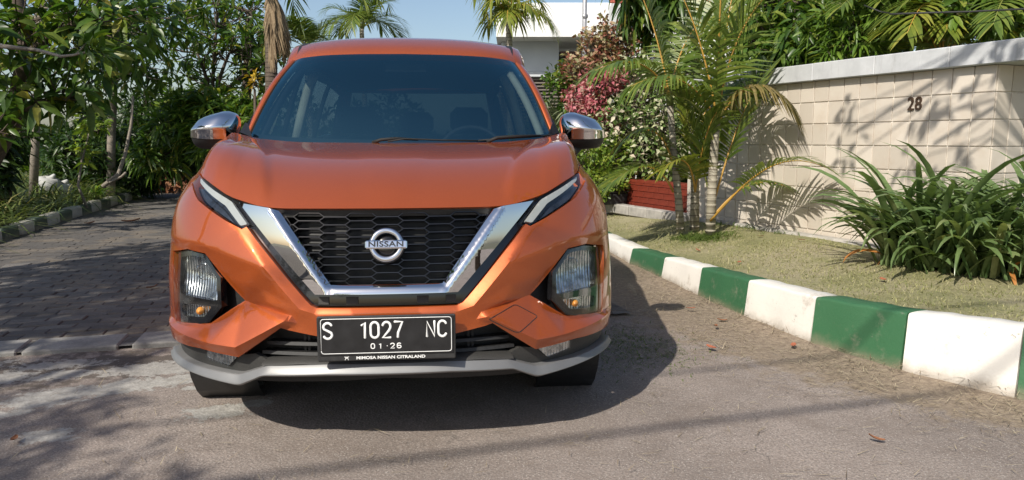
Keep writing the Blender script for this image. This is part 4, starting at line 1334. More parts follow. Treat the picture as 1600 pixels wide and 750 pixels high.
def frond_mesh(pts, nl, ll, mats, w=.024, vee=.45, droop=.35, r=.011, n=22, bare=.18, a0=72, a1=22):
    """feather palm frond along the bezier pts; mats = [leaflet, stalk]"""
    pts = [np.array(p, float) for p in pts]
    if len(pts) == 3: C = bez(*pts, n)
    else:
        t = np.linspace(0, 1, n)[:, None]; a, b, c, d = pts
        C = (1 - t) ** 3 * a + 3 * (1 - t) ** 2 * t * b + 3 * (1 - t) * t * t * c + t ** 3 * d
    mb = MB()
    mb.tube(C, list(np.linspace(r, r * .22, n)), 6, 1)
    Ln = np.concatenate([[0], np.cumsum(np.linalg.norm(np.diff(C, axis=0), axis=1))]); Ln /= Ln[-1]
    V = []; F = []
    for sgn in (-1, 1):
        for k in range(nl):
            t = bare + (1 - bare) * (k + .5 + RNG.uniform(-.2, .2)) / nl
            p = np.array([np.interp(t, Ln, C[:, i]) for i in range(3)])
            p2 = np.array([np.interp(min(1, t + .03), Ln, C[:, i]) for i in range(3)]); p1 = np.array([np.interp(max(0, t - .03), Ln, C[:, i]) for i in range(3)])
            tg = nrm(p2 - p1)
            sd = np.cross(tg, np.array([0, 0, 1.0]))
            if np.linalg.norm(sd) < .15: sd = np.cross(tg, np.array([.3, 1.0, 0]))
            sd = nrm(sd); upv = np.cross(sd, tg)
            tt = (t - bare) / (1 - bare)
            al = math.radians(a0 + (a1 - a0) * tt + RNG.uniform(-6, 6))
            L = ll * (.45 + .75 * math.sin(math.pi * min(1, .18 + tt * .80)) ** .8) * RNG.uniform(.85, 1.1)
            d = nrm(tg * math.cos(al) + sd * sgn * math.sin(al) + upv * vee * math.sin(al))
            wv = nrm(np.cross(d, upv))
            b = len(V)
            for q, wf in ((0, .35), (.3, 1.0), (.65, .85), (1.0, .05)):
                c = p + d * L * q + np.array([0, 0, -1.0]) * L * droop * q * q
                V.append(c + wv * w * wf * .5); V.append(c - wv * w * wf * .5)
            for q in range(3): F.append((b + 2 * q, b + 2 * q + 1, b + 2 * q + 3, b + 2 * q + 2))
    mb.add(V, F, 0, True)
    return mb.mesh('frond', mats)

def palm(name, label, cat, group, trunk, r0, r1, fronds, mats, shaft=None, trunk_mat='palm_trunk', **kw):
    base = Vector(trunk[0]); root = empty(name, base); tag(root, label, cat, group)
    mb = MB()
    tp = [Vector(p) - base for p in trunk]
    mb.tube(tp, list(np.linspace(r0, r1, len(tp))), 12)
    # ring scars stand slightly proud
    ln = sum((tp[i + 1] - tp[i]).length for i in range(len(tp) - 1)); acc = 0
    for i in range(len(tp) - 1):
        seg = (tp[i + 1] - tp[i]); L = seg.length; k = int(L / .075)
        for j in range(k):
            p = tp[i] + seg * ((j + random.uniform(.3, .7)) / max(k, 1)); rr = r0 + (r1 - r0) * ((acc + L * j / max(k, 1)) / ln)
            mb.tube([p - seg.normalized() * .007, p, p + seg.normalized() * .007], [rr * 1.0, rr * 1.07, rr * 1.0], 12, 0, False)
        acc += L
    mb.build('trunk', M[trunk_mat], root)
    if shaft:
        mb = MB(); mb.tube([Vector(p) - base for p in shaft], list(np.linspace(r1 * 1.25, r1 * .6, len(shaft))), 10); mb.build('crownshaft', M['crownshaft'], root)
    for f in fronds:
        pts = [Vector(p) - base for p in f[0]]
        k2 = dict(kw); k2.update(f[1] if len(f) > 1 else {})
        nl = k2.pop('nl', 34); ll = k2.pop('ll', .42); mm = k2.pop('mats', mats)
        me = frond_mesh(pts, nl, ll, mm, **k2)
        link_mesh('frond', me, root)
    return root

def blades(name, pos, d, L, w, mat, bend=.6, seg=3):
    """grass-like strips: pos (N,3), d (N,3) start direction, bent over by gravity"""
    n = len(pos); d = nrm(d)
    h = d.copy(); h[:, 2] = 0; h = nrm(h + 1e-6)
    s = np.cross(h, np.array([0, 0, 1.0]))
    L = np.asarray(L)[:, None]; w = np.asarray(w)[:, None]
    rows = []
    for k in range(seg + 1):
        t = k / seg
        c = pos + d * L * t + h * L * bend * .5 * t * t + np.array([0, 0, -1.0]) * L * bend * t * t * .75
        wf = (1 - t) ** .6 if k else .8
        rows.append(c + s * w * .5 * wf); rows.append(c - s * w * .5 * wf)
    V = np.stack(rows, 1).reshape(-1, 3)
    q = 2 * (seg + 1)
    F = np.array([(2 * k, 2 * k + 1, 2 * k + 3, 2 * k + 2) for k in range(seg)])
    Fq = (np.arange(n) * q)[:, None, None] + F[None]
    return np_mesh(name, V, Fq.reshape(-1, 4), mat, True, True)
# ------------------------------------------------------------------ the setting
GV = np.array([-.259, .966]); HV = np.array([.966, .259])      # along and across the paved road
STRIP0 = np.array([-2.52, 3.66])
RK = [(0.70, 9.2, .13), (0.90, 7.6, .14), (1.06, 6.42, .155), (1.20, 5.72, .185), (1.32, 5.05, .22), (1.45, 4.44, .25), (1.62, 3.85, .272), (1.87, 3.40, .29), (2.16, 3.03, .315), (2.58, 2.62, .325), (3.05, 2.30, .33), (3.6, 2.05, .33), (4.2, 1.86, .33)]
WD = np.array([.400, -.9165]); WN = np.array([-.9165, -.400])   # garden wall: direction, outward normal
WA = np.array([2.16, 7.48])
RKA = np.array(RK)

def kerb_near(x, y):
    """distance to the kerb line and its height there"""
    best = np.full(np.shape(x), 1e9); hz = np.zeros(np.shape(x)); side = np.zeros(np.shape(x))
    for i in range(len(RK) - 1):
        a, b = RKA[i], RKA[i + 1]
        dx, dy = b[0] - a[0], b[1] - a[1]; L2 = dx * dx + dy * dy
        t = np.clip(((x - a[0]) * dx + (y - a[1]) * dy) / L2, 0, 1)
        d = np.hypot(x - a[0] - dx * t, y - a[1] - dy * t)
        up = d < best
        best = np.where(up, d, best); hz = np.where(up, a[2] + (b[2] - a[2]) * t, hz)
        side = np.where(up, np.sign(dx * (y - a[1]) - dy * (x - a[0])), side)   # + = lawn side
    return best, hz, side

def verge_z(x, y):
    d, h, s = kerb_near(np.asarray(x, float), np.asarray(y, float))
    k = np.clip((d - .10) / 1.1, 0, 1); k = k * k * (3 - 2 * k)
    return (h - .022) * (1 - k) + .265 * k + .008 * np.sin(x * 5.1 + 1) * np.sin(y * 4.3) * k

def sheet(name, xs, ys, zf, mat, masks=None):
    X, Y = np.meshgrid(xs, ys, indexing='ij')
    Z = zf(X, Y)
    V = np.stack([X, Y, Z], -1).reshape(-1, 3)
    nx, ny = len(xs), len(ys)
    i = np.arange(nx - 1)[:, None] * ny + np.arange(ny - 1)[None]
    F = np.stack([i, i + ny, i + ny + 1, i + 1], -1).reshape(-1, 4)
    me = np_mesh(name, V, F, mat, True, True)
    for k, fn in (masks or {}).items():
        a = me.attributes.new(k, 'FLOAT', 'POINT')
        a.data.foreach_set('value', fn(X, Y).reshape(-1).astype(np.float32))
    return tag(link_mesh(name, me), kind='structure')

def graded(a, b, lo, hi, fine, coarse):
    return np.concatenate([np.arange(a, lo, coarse), np.arange(lo, hi, fine), np.arange(hi, b + coarse, coarse)])

PATCH = [(-1.98, 3.05, .15, .085, .5), (-1.74, 3.19, .17, .07, .35), (-1.55, 3.27, .12, .05, .5), (-2.45, 3.30, .22, .07, .2), (-2.12, 3.36, .13, .05, .3), (-1.70, 3.47, .26, .075, .25), (-2.25, 3.52, .20, .05, .25), (-1.75, 2.64, .11, .045, .1), (-1.19, 2.88, .10, .055, .3), (-1.08, 2.98, .06, .03, .3), (-1.40, 3.42, .14, .07, .3), (-1.36, 3.20, .10, .04, .6), (-2.9, 3.4, .35, .08, .3), (-1.0, 3.6, .3, .09, .2), (-2.05, 2.86, .07, .03, .4)]
def patch_mask(X, Y):
    m = np.zeros_like(X)
    for cx, cy, rx, ry, a in PATCH:
        c, s = math.cos(a), math.sin(a)
        u = ((X - cx) * c + (Y - cy) * s) / (rx * 1.35); v = (-(X - cx) * s + (Y - cy) * c) / (ry * 1.75)
        m = np.maximum(m, np.clip(1.15 - np.sqrt(u * u + v * v) * .75, 0, 1))
    return m
def grit_mask(X, Y):
    d, h, s = kerb_near(X, Y)
    w = np.interp(Y, [2.2, 3.0, 3.4, 4.2, 5.0, 9], [.60, .72, .85, 1.1, 1.25, 1.4])
    return np.clip(1.15 - d / w, 0, 1) * .95

def stain_mask(X, Y):
    b = strip_side(X, Y)
    return np.exp(-((b + .28) / .38) ** 2) * np.clip((-.5 - X) / .5, 0, 1) * .75

def strip_side(X, Y):
    return (X - STRIP0[0]) * GV[0] + (Y - STRIP0[1]) * GV[1]

def build_setting():
    sheet('ground', np.linspace(-400, 400, 9), np.linspace(-300, 700, 11), lambda X, Y: X * 0 - .06, M['ground'])
    xs = graded(-16, 16, -3.4, 3.2, .045, .6); ys = graded(-16, 9, 1.9, 6.2, .045, .6)
    def az(X, Y):
        d, h, s = kerb_near(X, Y)
        return .004 * np.sin(X * 3.1 + np.sin(Y * 2)) * np.sin(Y * 2.7) + .030 * np.exp(-(np.minimum(d, 2) / .10) ** 2) * np.clip((Y - 2.5) / 1.5, 0, 1)
    sheet('road', xs, ys, az, M['asphalt'], {'patch': patch_mask, 'grit': grit_mask, 'stain': stain_mask})
    # block paving: bed sheet, a strip of concrete slabs, blocks
    V = []
    def wpt(a, b, z): p = STRIP0 + HV * a + GV * b; return (p[0], p[1], z)
    pav = MB()
    q = []
    for b in np.linspace(.02, 26, 30):
        q.append([wpt(a, b, .016) for a in np.linspace(-4.2, 3.4 - .02 * b, 12)])
    pav.grid(q, 0, False)
    pr = tag(pav.build('paved_road', M['paving_far']), kind='structure')
    sl = []
    for k in range(-4, 6):
        a0 = k * .52; ln = .47 + .02 * ((k * 7) % 3 - 1)
        mb = MB(); c = STRIP0 + HV * (a0 + ln / 2) + GV * .135
        R = Matrix.Rotation(math.atan2(HV[1], HV[0]) + .03 * math.sin(k * 5), 3, 'Z')
        mb.box((0, 0, 0), (ln, .255, .06), 0, R @ Matrix.Rotation(.012 * math.sin(k * 3.3), 3, 'X'), .008)
        o = mb.build('concrete_slab', M['slab'], pr); o.location = (c[0], c[1], -.004)
    ms = []
    for k in range(6):
        mb = MB(); mb.box((0, 0, 0), (.207 - .003 * random.random(), .103 - .003 * random.random(), .05), 0, None, .006)
        ms.append(mb.mesh('paver', M['paver']))
    cand = []
    for r in range(0, 72):
        for cix in range(-22, 12):
            a = cix * .21 + (.105 if r % 2 else 0); b = .325 + r * .105
            p = STRIP0 + HV * a + GV * b
            y = p[1]
            # what the car hides or the frame cuts is left out
            if p[0] < -.715 * y - .2 or p[0] > -.30 * y - .05 - .10 * (y > 4.4) or y > 10.6: continue
            cand.append((math.hypot(p[0], p[1]), p))
    cand.sort(key=lambda t: t[0])
    ang = math.atan2(HV[1], HV[0])
    far = MB()
    for i, (dd, p) in enumerate(cand):
        z = random.uniform(-.005, .002) + .004 * math.sin(p[0] * 2.3) * math.sin(p[1] * 1.9); rx, ry, rz = random.gauss(0, .016), random.gauss(0, .020), ang + random.gauss(0, .045)
        if i < 290:
            o = link_mesh('paver', ms[i % 6], pr); o.location = (p[0], p[1], z); o.rotation_euler = (rx, ry, rz)
        else:
            far.box((p[0], p[1], z), (.206, .102, .05), 0, Matrix.Rotation(rz, 3, 'Z') @ Matrix.Rotation(rx, 3, 'X'))
    fo = far.build('paver_field', M['paver'], pr); fo['kind'] = 'stuff'
    # right kerb
    kr = tag(empty('kerb', (RK[0][0], RK[0][1], 0)), kind='structure')
    for i in range(len(RK) - 1):
        a, b = Vector(RK[i]), Vector(RK[i + 1])
        t2 = Vector((b.x - a.x, b.y - a.y, 0)); ln = t2.length; t2.normalize(); n2 = Vector((-t2.y, t2.x, 0))
        if n2.x < 0: n2 = -n2
        mb = MB(); nseg = 7; rows = []
        bv = .012
        for j in range(nseg + 1):
            s = .003 + (ln - .006) * j / nseg; p = Vector((a.x, a.y, 0)) + t2 * s; h = a.z + (b.z - a.z) * s / ln
            wob = .004 * math.sin(i * 3.1 + j * 1.7); hh = h + .003 * math.sin(i * 5 + j * 2.3)
            rows.append([p + n2 * (-.030 + wob) + Vector((0, 0, -.05)), p + n2 * (-.022 + wob) + Vector((0, 0, .04)), p + n2 * (.0 + wob) + Vector((0, 0, hh - bv * 1.3)), p + n2 * (.005 + wob) + Vector((0, 0, hh - bv * .35)), p + n2 * (bv * 1.2 + wob) + Vector((0, 0, hh)),
                         p + n2 * (.075) + Vector((0, 0, hh + .001)), p + n2 * (.150) + Vector((0, 0, hh - .003)), p + n2 * .162 + Vector((0, 0, hh - .014)), p + n2 * .162 + Vector((0, 0, -.05))])
        mb.grid(rows, 0, True)
        for r_ in (rows[0], rows[-1]): mb.add(r_, [tuple(range(len(r_)))], 0, False)
        ob = mb.build('kerb_block', M['kerb_white'] if i % 2 == 1 else M['kerb_green'], kr)
        ob.matrix_parent_inverse = Matrix.Translation(kr.location).inverted()
    # left kerb, old and worn
    kl = tag(empty('kerb', (-5.0, 6.2, 0)), kind='structure')
    LK = [(-4.55, 4.6), (-5.03, 6.2), (-5.45, 7.75), (-5.74, 8.86), (-6.08, 10.08), (-6.68, 12.36), (-7.4, 15.19), (-7.75, 16.8)]
    lp = np.array(dense(LK, .02, False)); sl_ = np.concatenate([[0], np.cumsum(np.linalg.norm(np.diff(lp, axis=0), axis=1))])
    s = 0; k = 0
    while s < sl_[-1] - .6:
        ln = .46 + .06 * random.random()
        a = np.array([np.interp(s, sl_, lp[:, i]) for i in (0, 1)]); b = np.array([np.interp(s + ln - .03, sl_, lp[:, i]) for i in (0, 1)])
        c = (a + b) / 2; an = math.atan2(b[1] - a[1], b[0] - a[0]) + random.gauss(0, .03)
        mb = MB(); mb.box((0, 0, 0), (ln - .03, .14, .20), 0, Matrix.Rotation(random.gauss(0, .03), 3, 'X'), .022)
        ob = mb.build('kerb_block', M['kerb_old_white'] if k % 2 == 0 else M['kerb_old_green'], kl)
        ob.location = Vector((c[0] - .07, c[1], .055 + random.gauss(0, .008))) - kl.location; ob.rotation_euler = (0, 0, an)
        s += ln; k += 1
    # planting bed behind the left kerb
    q = []
    for y in np.linspace(-12, 60, 60):
        x0 = np.interp(y, [p[1] for p in LK], [p[0] for p in LK]) - .10
        if y > 16.8: x0 = -7.75 - .1 + (y - 16.8) * 1.2
        q.append([(x0 - d, y, .06 + .06 * min(1, d) + .10 * min(1.5, max(0, d - .5)) + .03 * math.sin(y * 1.3 + d)) for d in (0, .4, 1.0, 2, 4, 8, 16, 40)])
    mb = MB(); mb.grid(q); tag(mb.build('planting_bed', M['soil']), kind='structure')
    # lawn verge
    U = []
    ss = np.concatenate([[0], np.cumsum(np.hypot(np.diff(RKA[:, 0]), np.diff(RKA[:, 1])))])
    for s in np.linspace(0, ss[-1], 110):
        x = np.interp(s, ss, RKA[:, 0]); y = np.interp(s, ss, RKA[:, 1])
        tx = np.interp(s + .05, ss, RKA[:, 0]) - np.interp(s - .05, ss, RKA[:, 0]); ty = np.interp(s + .05, ss, RKA[:, 1]) - np.interp(s - .05, ss, RKA[:, 1])
        # rows run from the kerb back to the wall line and beyond it
        row = []
        for d in np.concatenate([np.linspace(.155, 1.6, 30), np.linspace(1.8, 9, 14)]):
            px, py = x + d * .93, y + d * .36
            row.append((px, py, float(verge_z(px, py))))
        U.append(row)
    mb = MB(); mb.grid(U); tag(mb.build('lawn', M['lawn']), kind='structure')

def build_wall():
    w = empty('garden_wall', (WA[0], WA[1], 0)); tag(w, 'beige tiled garden wall with pale coping and house number beside lawn', 'wall')
    ang = math.atan2(WD[1], WD[0])
    R = Matrix.Rotation(ang, 3, 'Z')
    s1 = 2.69; TW = .1575; TZ = .183; s0 = s1 - 21 * TW
    TH_ = .30
    def P(s, n, z):   # along, outward, up -> local to w
        return Vector((WD[0] * s + WN[0] * n, WD[1] * s + WN[1] * n, z))
    # core stands 8 mm behind the tile faces; grout shows in the joints
    mb = MB()
    mb.box(P((s0 + s1) / 2, -.012 - TH_ / 2, .90), (s1 - s0 - .024, TH_, 1.40), 0, R)
    mb.box(P(s1 - .012 - TH_ / 2, -.012 - TH_ - .48, .90), (TH_, .96, 1.40), 0, R)
    mb.build('wall_core', M['grout'], w)
    ts = []
    for k in range(5):
        mb = MB(); mb.box((0, 0, 0), (TW - .0085, .012, TZ - .0085), 0, None, .0022); ts.append(mb.mesh('tile', M['tile']))
    for c in range(21):
        for r in range(8):
            o = link_mesh('tile', ts[(c * 3 + r) % 5], w)
            o.location = P(s0 + (c + .5) * TW, -.0065 + random.gauss(0, .0007), 1.605 - (r + .5) * TZ)
            o.rotation_euler = (random.gauss(0, .004), 0, ang + random.gauss(0, .004))
    for c in range(6):
        for r in range(8):
            o = link_mesh('tile', ts[(c * 3 + r) % 5], w)
            o.location = P(s1 - .0065, -.013 - (c + .5) * TW, 1.605 - (r + .5) * TZ)
            o.rotation_euler = (random.gauss(0, .004), 0, ang + math.pi / 2 + random.gauss(0, .004))
    k = 0; s = s0 - .1
    while s < s1 + 1.3:
        ln = .62
        mb = MB(); mb.box((0, 0, 0), (ln - .003, .46, .145), 0, None, .006)
        o = mb.build('coping_slab', M['coping'], w); o.location = P(s + ln / 2, -.17, 1.675 + .001 * (k % 2)); o.rotation_euler = (0, 0, ang)
        s += ln; k += 1
    # plinth ledge
    mb = MB(); mb.box(P((s0 + s1) / 2, .05, .225), (s1 - s0 + .06, .12, .13), 0, R, .02)
    mb.build('plinth', M['concrete'], w)
    # house number
    c = at(1430, 163, 5.45)
    d = at(1430, 163, 6.45) - c
    n3 = Vector((WN[0], WN[1], 0)); t_ = (Vector((WA[0], WA[1], 0)) - c).dot(n3) / d.dot(n3)
    c = c + d * t_
    me = font_mesh('house_number', '28', .142, M['number'], .006, .0005, .84, 1.05)
    o = link_mesh('house_number', me, w); o.location = c - w.location + n3 * .006; o.rotation_euler = (math.pi / 2, 0, ang)
    return w

def build_planter():
    a = np.array([1.36, 9.35]); b = np.array([2.20, 7.45]); L = np.linalg.norm(b - a); d = (b - a) / L; ang = math.atan2(d[1], d[0])
    w = empty('brick_planter', (a[0], a[1], 0)); tag(w, 'low glazed red brick planter wall behind the palms', 'planter')
    R = Matrix.Rotation(ang, 3, 'Z'); nn = np.array([-d[1], d[0]]); nn = -nn if nn[1] > 0 else nn
    def P(s, n, z): return Vector((d[0] * s + nn[0] * n, d[1] * s + nn[1] * n, z))
    mb = MB(); mb.box(P(L / 2, -.11, .40), (L, .20, .34), 0, R); mb.build('core', M['mortar_red'], w)
    mb = MB(); mb.box((0, 0, 0), (.192, .014, .064), 0, None, .003); me = mb.mesh('brick', M['brick_red'])
    for r in range(5):
        for c in range(int(L / .2) + 1):
            s = c * .2 + (.1 if r % 2 else 0)
            if s > L - .05: continue
            o = link_mesh('brick', me, w); o.location = P(s + .05, -.005, .275 + (r + .5) * .07); o.rotation_euler = (0, 0, ang)
    mb = MB(); mb.box((0, 0, 0), (.192, .23, .03), 0, None, .003); me = mb.mesh('coping_brick', M['brick_red'])
    for c in range(int(L / .2)):
        o = link_mesh('coping_brick', me, w); o.location = P(c * .2 + .1, -.11, .60); o.rotation_euler = (0, 0, ang)
    k = tag(empty('edging', (a[0], a[1], 0)), kind='structure')
    for c in range(6):
        mb = MB(); mb.box((0, 0, 0), (.36, .12, .12), 0, None, .012); o = mb.build('edging_block', M['concrete'], k)
        o.location = P(c * .37 - .4, .14, .25 + .01); o.rotation_euler = (0, 0, ang + random.gauss(0, .02))

def build_houses():
    # white cantilevered house far behind
    y = 20.0
    h = empty('white_villa', (1.0, y, 0)); tag(h, 'white flat roofed house with deep parapet seen above the car roof', 'house')
    def bx(name, x0, x1, y0, y1, z0, z1, m, bev=.01):
        mb = MB(); mb.box(((x0 + x1) / 2 - 1.0, (y0 + y1) / 2 - y, (z0 + z1) / 2), (x1 - x0, y1 - y0, z1 - z0), 0, None, bev); return mb.build(name, m, h)
    bx('parapet', -.42, 4.6, y, y + 6, 3.80, 4.68, M['house_white'])
    bx('wall', -.30, 1.30, y + .9, y + 1.3, 2.98, 3.797, M['house_grey'])
    bx('wall_band', -.32, 1.34, y + .84, y + 1.36, 2.84, 2.977, M['house_grey'])
    bx('recess_wall', -.3, 4.5, y + 3.2, y + 3.4, 0, 3.797, M['house_dark'])
    bx('lintel', 1.34, 2.5, y + 1.0, y + 1.15, 3.43, 3.55, M['brown_wood'])
    bx('clerestory', 1.34, 2.5, y + 1.3, y + 1.34, 3.56, 3.66, M['house_white'], .002)
    bx('side_wall', 1.42, 2.6, y + 1.5, y + 1.7, 0, 3.42, M['house_grey'])
    for k in range(24):
        bx('louvre_slat', -.4, 2.3, y + .95 + .001 * (k % 2), y + 1.03, 2.76 - k * .095, 2.80 - k * .095, M['louvre'], .004)
    bx('garage_front', -.4, 2.4, y + 1.15, y + 1.25, 0, 2.8, M['house_dark'])
    p = at(913, 62, 18.5)
    mb = MB(); mb.tube([(0, 0, -p.z), (0, 0, 0), (0, 0, 2.2)], .055, 10); mb.tube([(0, 0, .55), (.02, -.05, .55)], .07, 8)
    o = mb.build('utility_pole', M['pipe']); o.location = p; tag(o, 'slim grey metal pole in front of the white parapet', 'pole')
    # second house with brown eaves and red ridge
    y2 = 14.5
    g = empty('tiled_house', (3.6, y2, 0)); tag(g, 'white house with brown eaves and red roof tiles behind the flowering bush', 'house')
    def b2(name, x0, x1, y0, y1, z0, z1, m, rot=None):
        mb = MB(); mb.box(((x0 + x1) / 2 - 3.6, (y0 + y1) / 2 - y2, (z0 + z1) / 2), (x1 - x0, y1 - y0, z1 - z0), 0, rot, .01); return mb.build(name, m, g)
    b2('wall', 2.35, 6.2, y2, y2 + 4, 0, 4.3, M['house_white'])
    b2('fascia_board', 2.05, 2.50, y2 - .5, y2 - .44, 3.02, 3.14, M['brown_wood'], Matrix.Rotation(-.25, 3, 'Y'))
    b2('fascia_board', 2.28, 2.46, y2 - .4, y2 - .3, 2.30, 2.62, M['brown_wood'])
    mbk = MB(); mbk.box((0, 0, 0), (.30, .36, .028), 0, None, .006); tm = mbk.mesh('roof_tile', M['roof_tile'])
    for r in range(4):
        for c in range(8):
            o = link_mesh('roof_tile', tm, g); o.location = (-1.62 + c * .29, -.1 + r * .28, 3.72 + r * .13 + .004 * (c % 2)); o.rotation_euler = (.43, .05, 0)

# ------------------------------------------------------------------ plants
def build_palms():
    PL = [M['palm_leaf'], M['petiole']]; PG = [M['palm_leaf'], M['petiole_green']]; GO = [M['palm_gold'], M['petiole']]
    A = lambda *q: [at(*p) for p in q]
    grp = 'palms in the clump on the lawn'
    palm('palm_tree', 'tallest lawn palm, nearest the tiled wall, with pale ringed trunk and wide drooping fronds', 'palm', grp,
         [(1.82, 6.70, .24), at(1112, 300, 6.70), at(1117, 220, 6.70), at(1121, 170, 6.70)], .047, .034,
         [(A((1121, 190, 6.7), (1130, 100, 6.7), (1165, 10, 6.6), (1215, -20, 6.5)), dict(nl=46, ll=.58, w=.027, vee=.3)),
          (A((1121, 190, 6.7), (1105, 90, 6.6), (1078, 0, 6.6), (1040, -50, 6.7)), dict(nl=46, ll=.58, w=.027, vee=.3)),
          (A((1121, 195, 6.7), (1150, 130, 6.6), (1190, 112, 6.5), (1238, 165, 6.45)), dict(nl=40, ll=.30, droop=1.0, mats=[M['palm_brown'], M['petiole']])),
          (A((1121, 190, 6.7), (1085, 120, 6.5), (1045, 105, 6.3), (985, 135, 6.2)), dict(nl=40, ll=.36, droop=.7)),
          (A((1121, 180, 6.7), (1128, 70, 6.9), (1145, -20, 7.1), (1160, -80, 7.2)), dict(nl=40, ll=.52, w=.026)),
          (A((1121, 140, 6.7), (1123, 40, 6.6), (1128, -40, 6.5), (1132, -110, 6.45)), dict(nl=30, ll=.22, a0=25, a1=10)),
          (A((1118, 230, 6.7), (1100, 170, 6.6), (1080, 150, 6.5), (1050, 150, 6.4)), dict(nl=30, ll=.34, vee=.7, mats=PG)),
          (A((1114, 320, 6.75), (1140, 230, 6.8), (1165, 150, 6.85), (1200, 110, 6.9)), dict(nl=38, ll=.46, bare=.3, vee=.4, w=.028, droop=.2)),
          (A((1112, 320, 6.8), (1095, 240, 6.9), (1075, 170, 6.9), (1050, 130, 6.9)), dict(nl=38, ll=.44, bare=.25, vee=.4, w=.028, droop=.2, mats=PG)),
          (A((1110, 345, 6.65), (1160, 290, 6.4), (1210, 225, 6.2), (1290, 262, 6.0)), dict(nl=36, ll=.28, bare=.38, droop=.35)),
          (A((1108, 345, 6.7), (1145, 300, 6.7), (1180, 262, 6.7), (1245, 300, 6.7)), dict(nl=30, ll=.26, bare=.4, droop=.6)),
          ], PL, shaft=A((1120, 175, 6.7), (1122, 120, 6.7), (1124, 70, 6.7)))
    palm('palm_tree', 'leaning lawn palm with the thinnest trunk, left of the clump', 'palm', grp,
         [(1.60, 6.93, .24), at(1060, 310, 6.92), at(1052, 230, 6.92), at(1046, 150, 6.92)], .038, .028,
         [(A((1046, 150, 6.9), (1020, 95, 6.8), (985, 85, 6.6), (930, 110, 6.4)), dict(nl=40, ll=.36, droop=.6)),
          (A((1046, 150, 6.9), (1030, 60, 6.9), (1010, 0, 7.0), (985, -40, 7.0)), dict(nl=38, ll=.42)),
          (A((1046, 150, 6.9), (1060, 70, 7.0), (1090, 20, 7.2), (1120, 30, 7.3)), dict(nl=36, ll=.40)),
          (A((1052, 300, 6.9), (1030, 250, 6.8), (1000, 250, 6.7), (955, 285, 6.6)), dict(nl=32, ll=.28, bare=.3, droop=.4)),
          (A((1050, 250, 6.9), (1035, 200, 6.9), (1010, 190, 6.9), (975, 220, 6.9)), dict(nl=32, ll=.30, droop=.7)),
          ], PL, shaft=A((1047, 165, 6.92), (1044, 130, 6.92), (1041, 95, 6.92)))
    palm('palm_tree', 'lawn palm with thick short trunk and bright upright fronds, between the other two', 'palm', grp,
         [(1.76, 7.05, .24), at(1086, 300, 7.05), at(1084, 210, 7.08)], .046, .036,
         [(A((1084, 260, 7.0), (1076, 190, 6.9), (1070, 150, 6.8), (1062, 120, 6.8)), dict(nl=26, ll=.26, a0=35, a1=12, mats=[M['palm_gold'], M['petiole_green']])),
          (A((1086, 300, 6.9), (1082, 250, 6.7), (1065, 235, 6.6), (1035, 265, 6.5)), dict(nl=28, ll=.28, mats=GO)),
          (A((1086, 300, 6.9), (1094, 235, 6.7), (1108, 190, 6.6), (1120, 175, 6.5)), dict(nl=26, ll=.26, a0=45, a1=15)),
          (A((1086, 230, 7.0), (1100, 150, 7.1), (1140, 110, 7.3), (1180, 150, 7.4)), dict(nl=34, ll=.40)),
          ], PL)
    # palms seen over the roof
    def crown_palm(name, label, group, c, d, nf, ll, R, mats, seed, zb=0.0, up=.8, rr=(.07, .05), nl=26, **kw):
        rs = np.random.default_rng(seed)
        top = at(*c, d)
        fr = []
        for k in range(nf):
            a = 2 * math.pi * (k + rs.uniform(-.25, .25)) / nf
            e = rs.uniform(.1, 1.0)
            h = np.array([math.cos(a), math.sin(a), 0])
            p0 = np.array(top); L = R * rs.uniform(.8, 1.15)
            p1 = p0 + h * L * .30 + np.array([0, 0, L * (.25 + .55 * e) * up]); p2 = p0 + h * L * .75 + np.array([0, 0, L * (.15 + .8 * e) * up]); p3 = p0 + h * L * (1.0 - .35 * e) + np.array([0, 0, L * (-.45 + 1.2 * e) * up])
            fr.append(([p0, p1, p2, p3], dict(nl=nl, ll=ll)))
        return palm(name, label, 'palm', group, [(top.x + .1, top.y, zb), (top.x + .03, top.y, top.z * .5), tuple(top)], rr[0], rr[1], fr, mats, **kw)
    crown_palm('palm_tree', 'distant palm crown against the sky above the left half of the car roof', None, (565, 45), 17, 15, .42, 1.05, PG, 3, nl=30)
    crown_palm('palm_tree', 'small dark palm between the big trees and the car roof corner', None, (478, 75), 14, 12, .36, .85, PG, 5, nl=26)
    crown_palm('palm_tree', 'yellow green palm rising behind the right end of the car roof', None, (795, 35), 12, 15, .30, .72, [M['palm_gold'], M['petiole']], 9, w=.030, nl=18, droop=.8)
    crown_palm('palm_tree', 'grey green young palm standing beside the white house wall', None, (878, 215), 11, 12, .24, .72, [M['palm_silver'], M['petiole_green']], 21, up=1.5, nl=22)
    # dry-skirted palm trunk left of the roof
    t = at(424, -25, 12.5); b = at(424, 219, 12.5)
    fr = []
    rs = np.random.default_rng(4)
    for k in range(12):
        a = 2 * math.pi * k / 12; h = np.array([math.cos(a), math.sin(a), 0]); p0 = np.array(t); L = 1.3
        fr.append(([p0, p0 + h * .4 + [0, 0, .8], p0 + h * 1.0 + [0, 0, .7], p0 + h * 1.3 + [0, 0, -.25 + .5 * (k % 3)]], dict(nl=28, ll=.40)))
    for k in range(9):
        a = rs.uniform(-1.2, 1.6); h = np.array([math.cos(a) * .20, -abs(math.sin(a)) * .25, 0]); p0 = np.array(t) + [0, 0, -.05 - .02 * k]
        fr.append(([p0, p0 + h * .8 + [0, 0, -.15], p0 + h * 1.1 + [0, 0, -.6], p0 + h * rs.uniform(.7, 1.1) + [0, 0, rs.uniform(-1.1, -.7)]], dict(nl=22, ll=.20, a0=30, a1=12, droop=.9, mats=[M['palm_dry'], M['palm_dry']])))
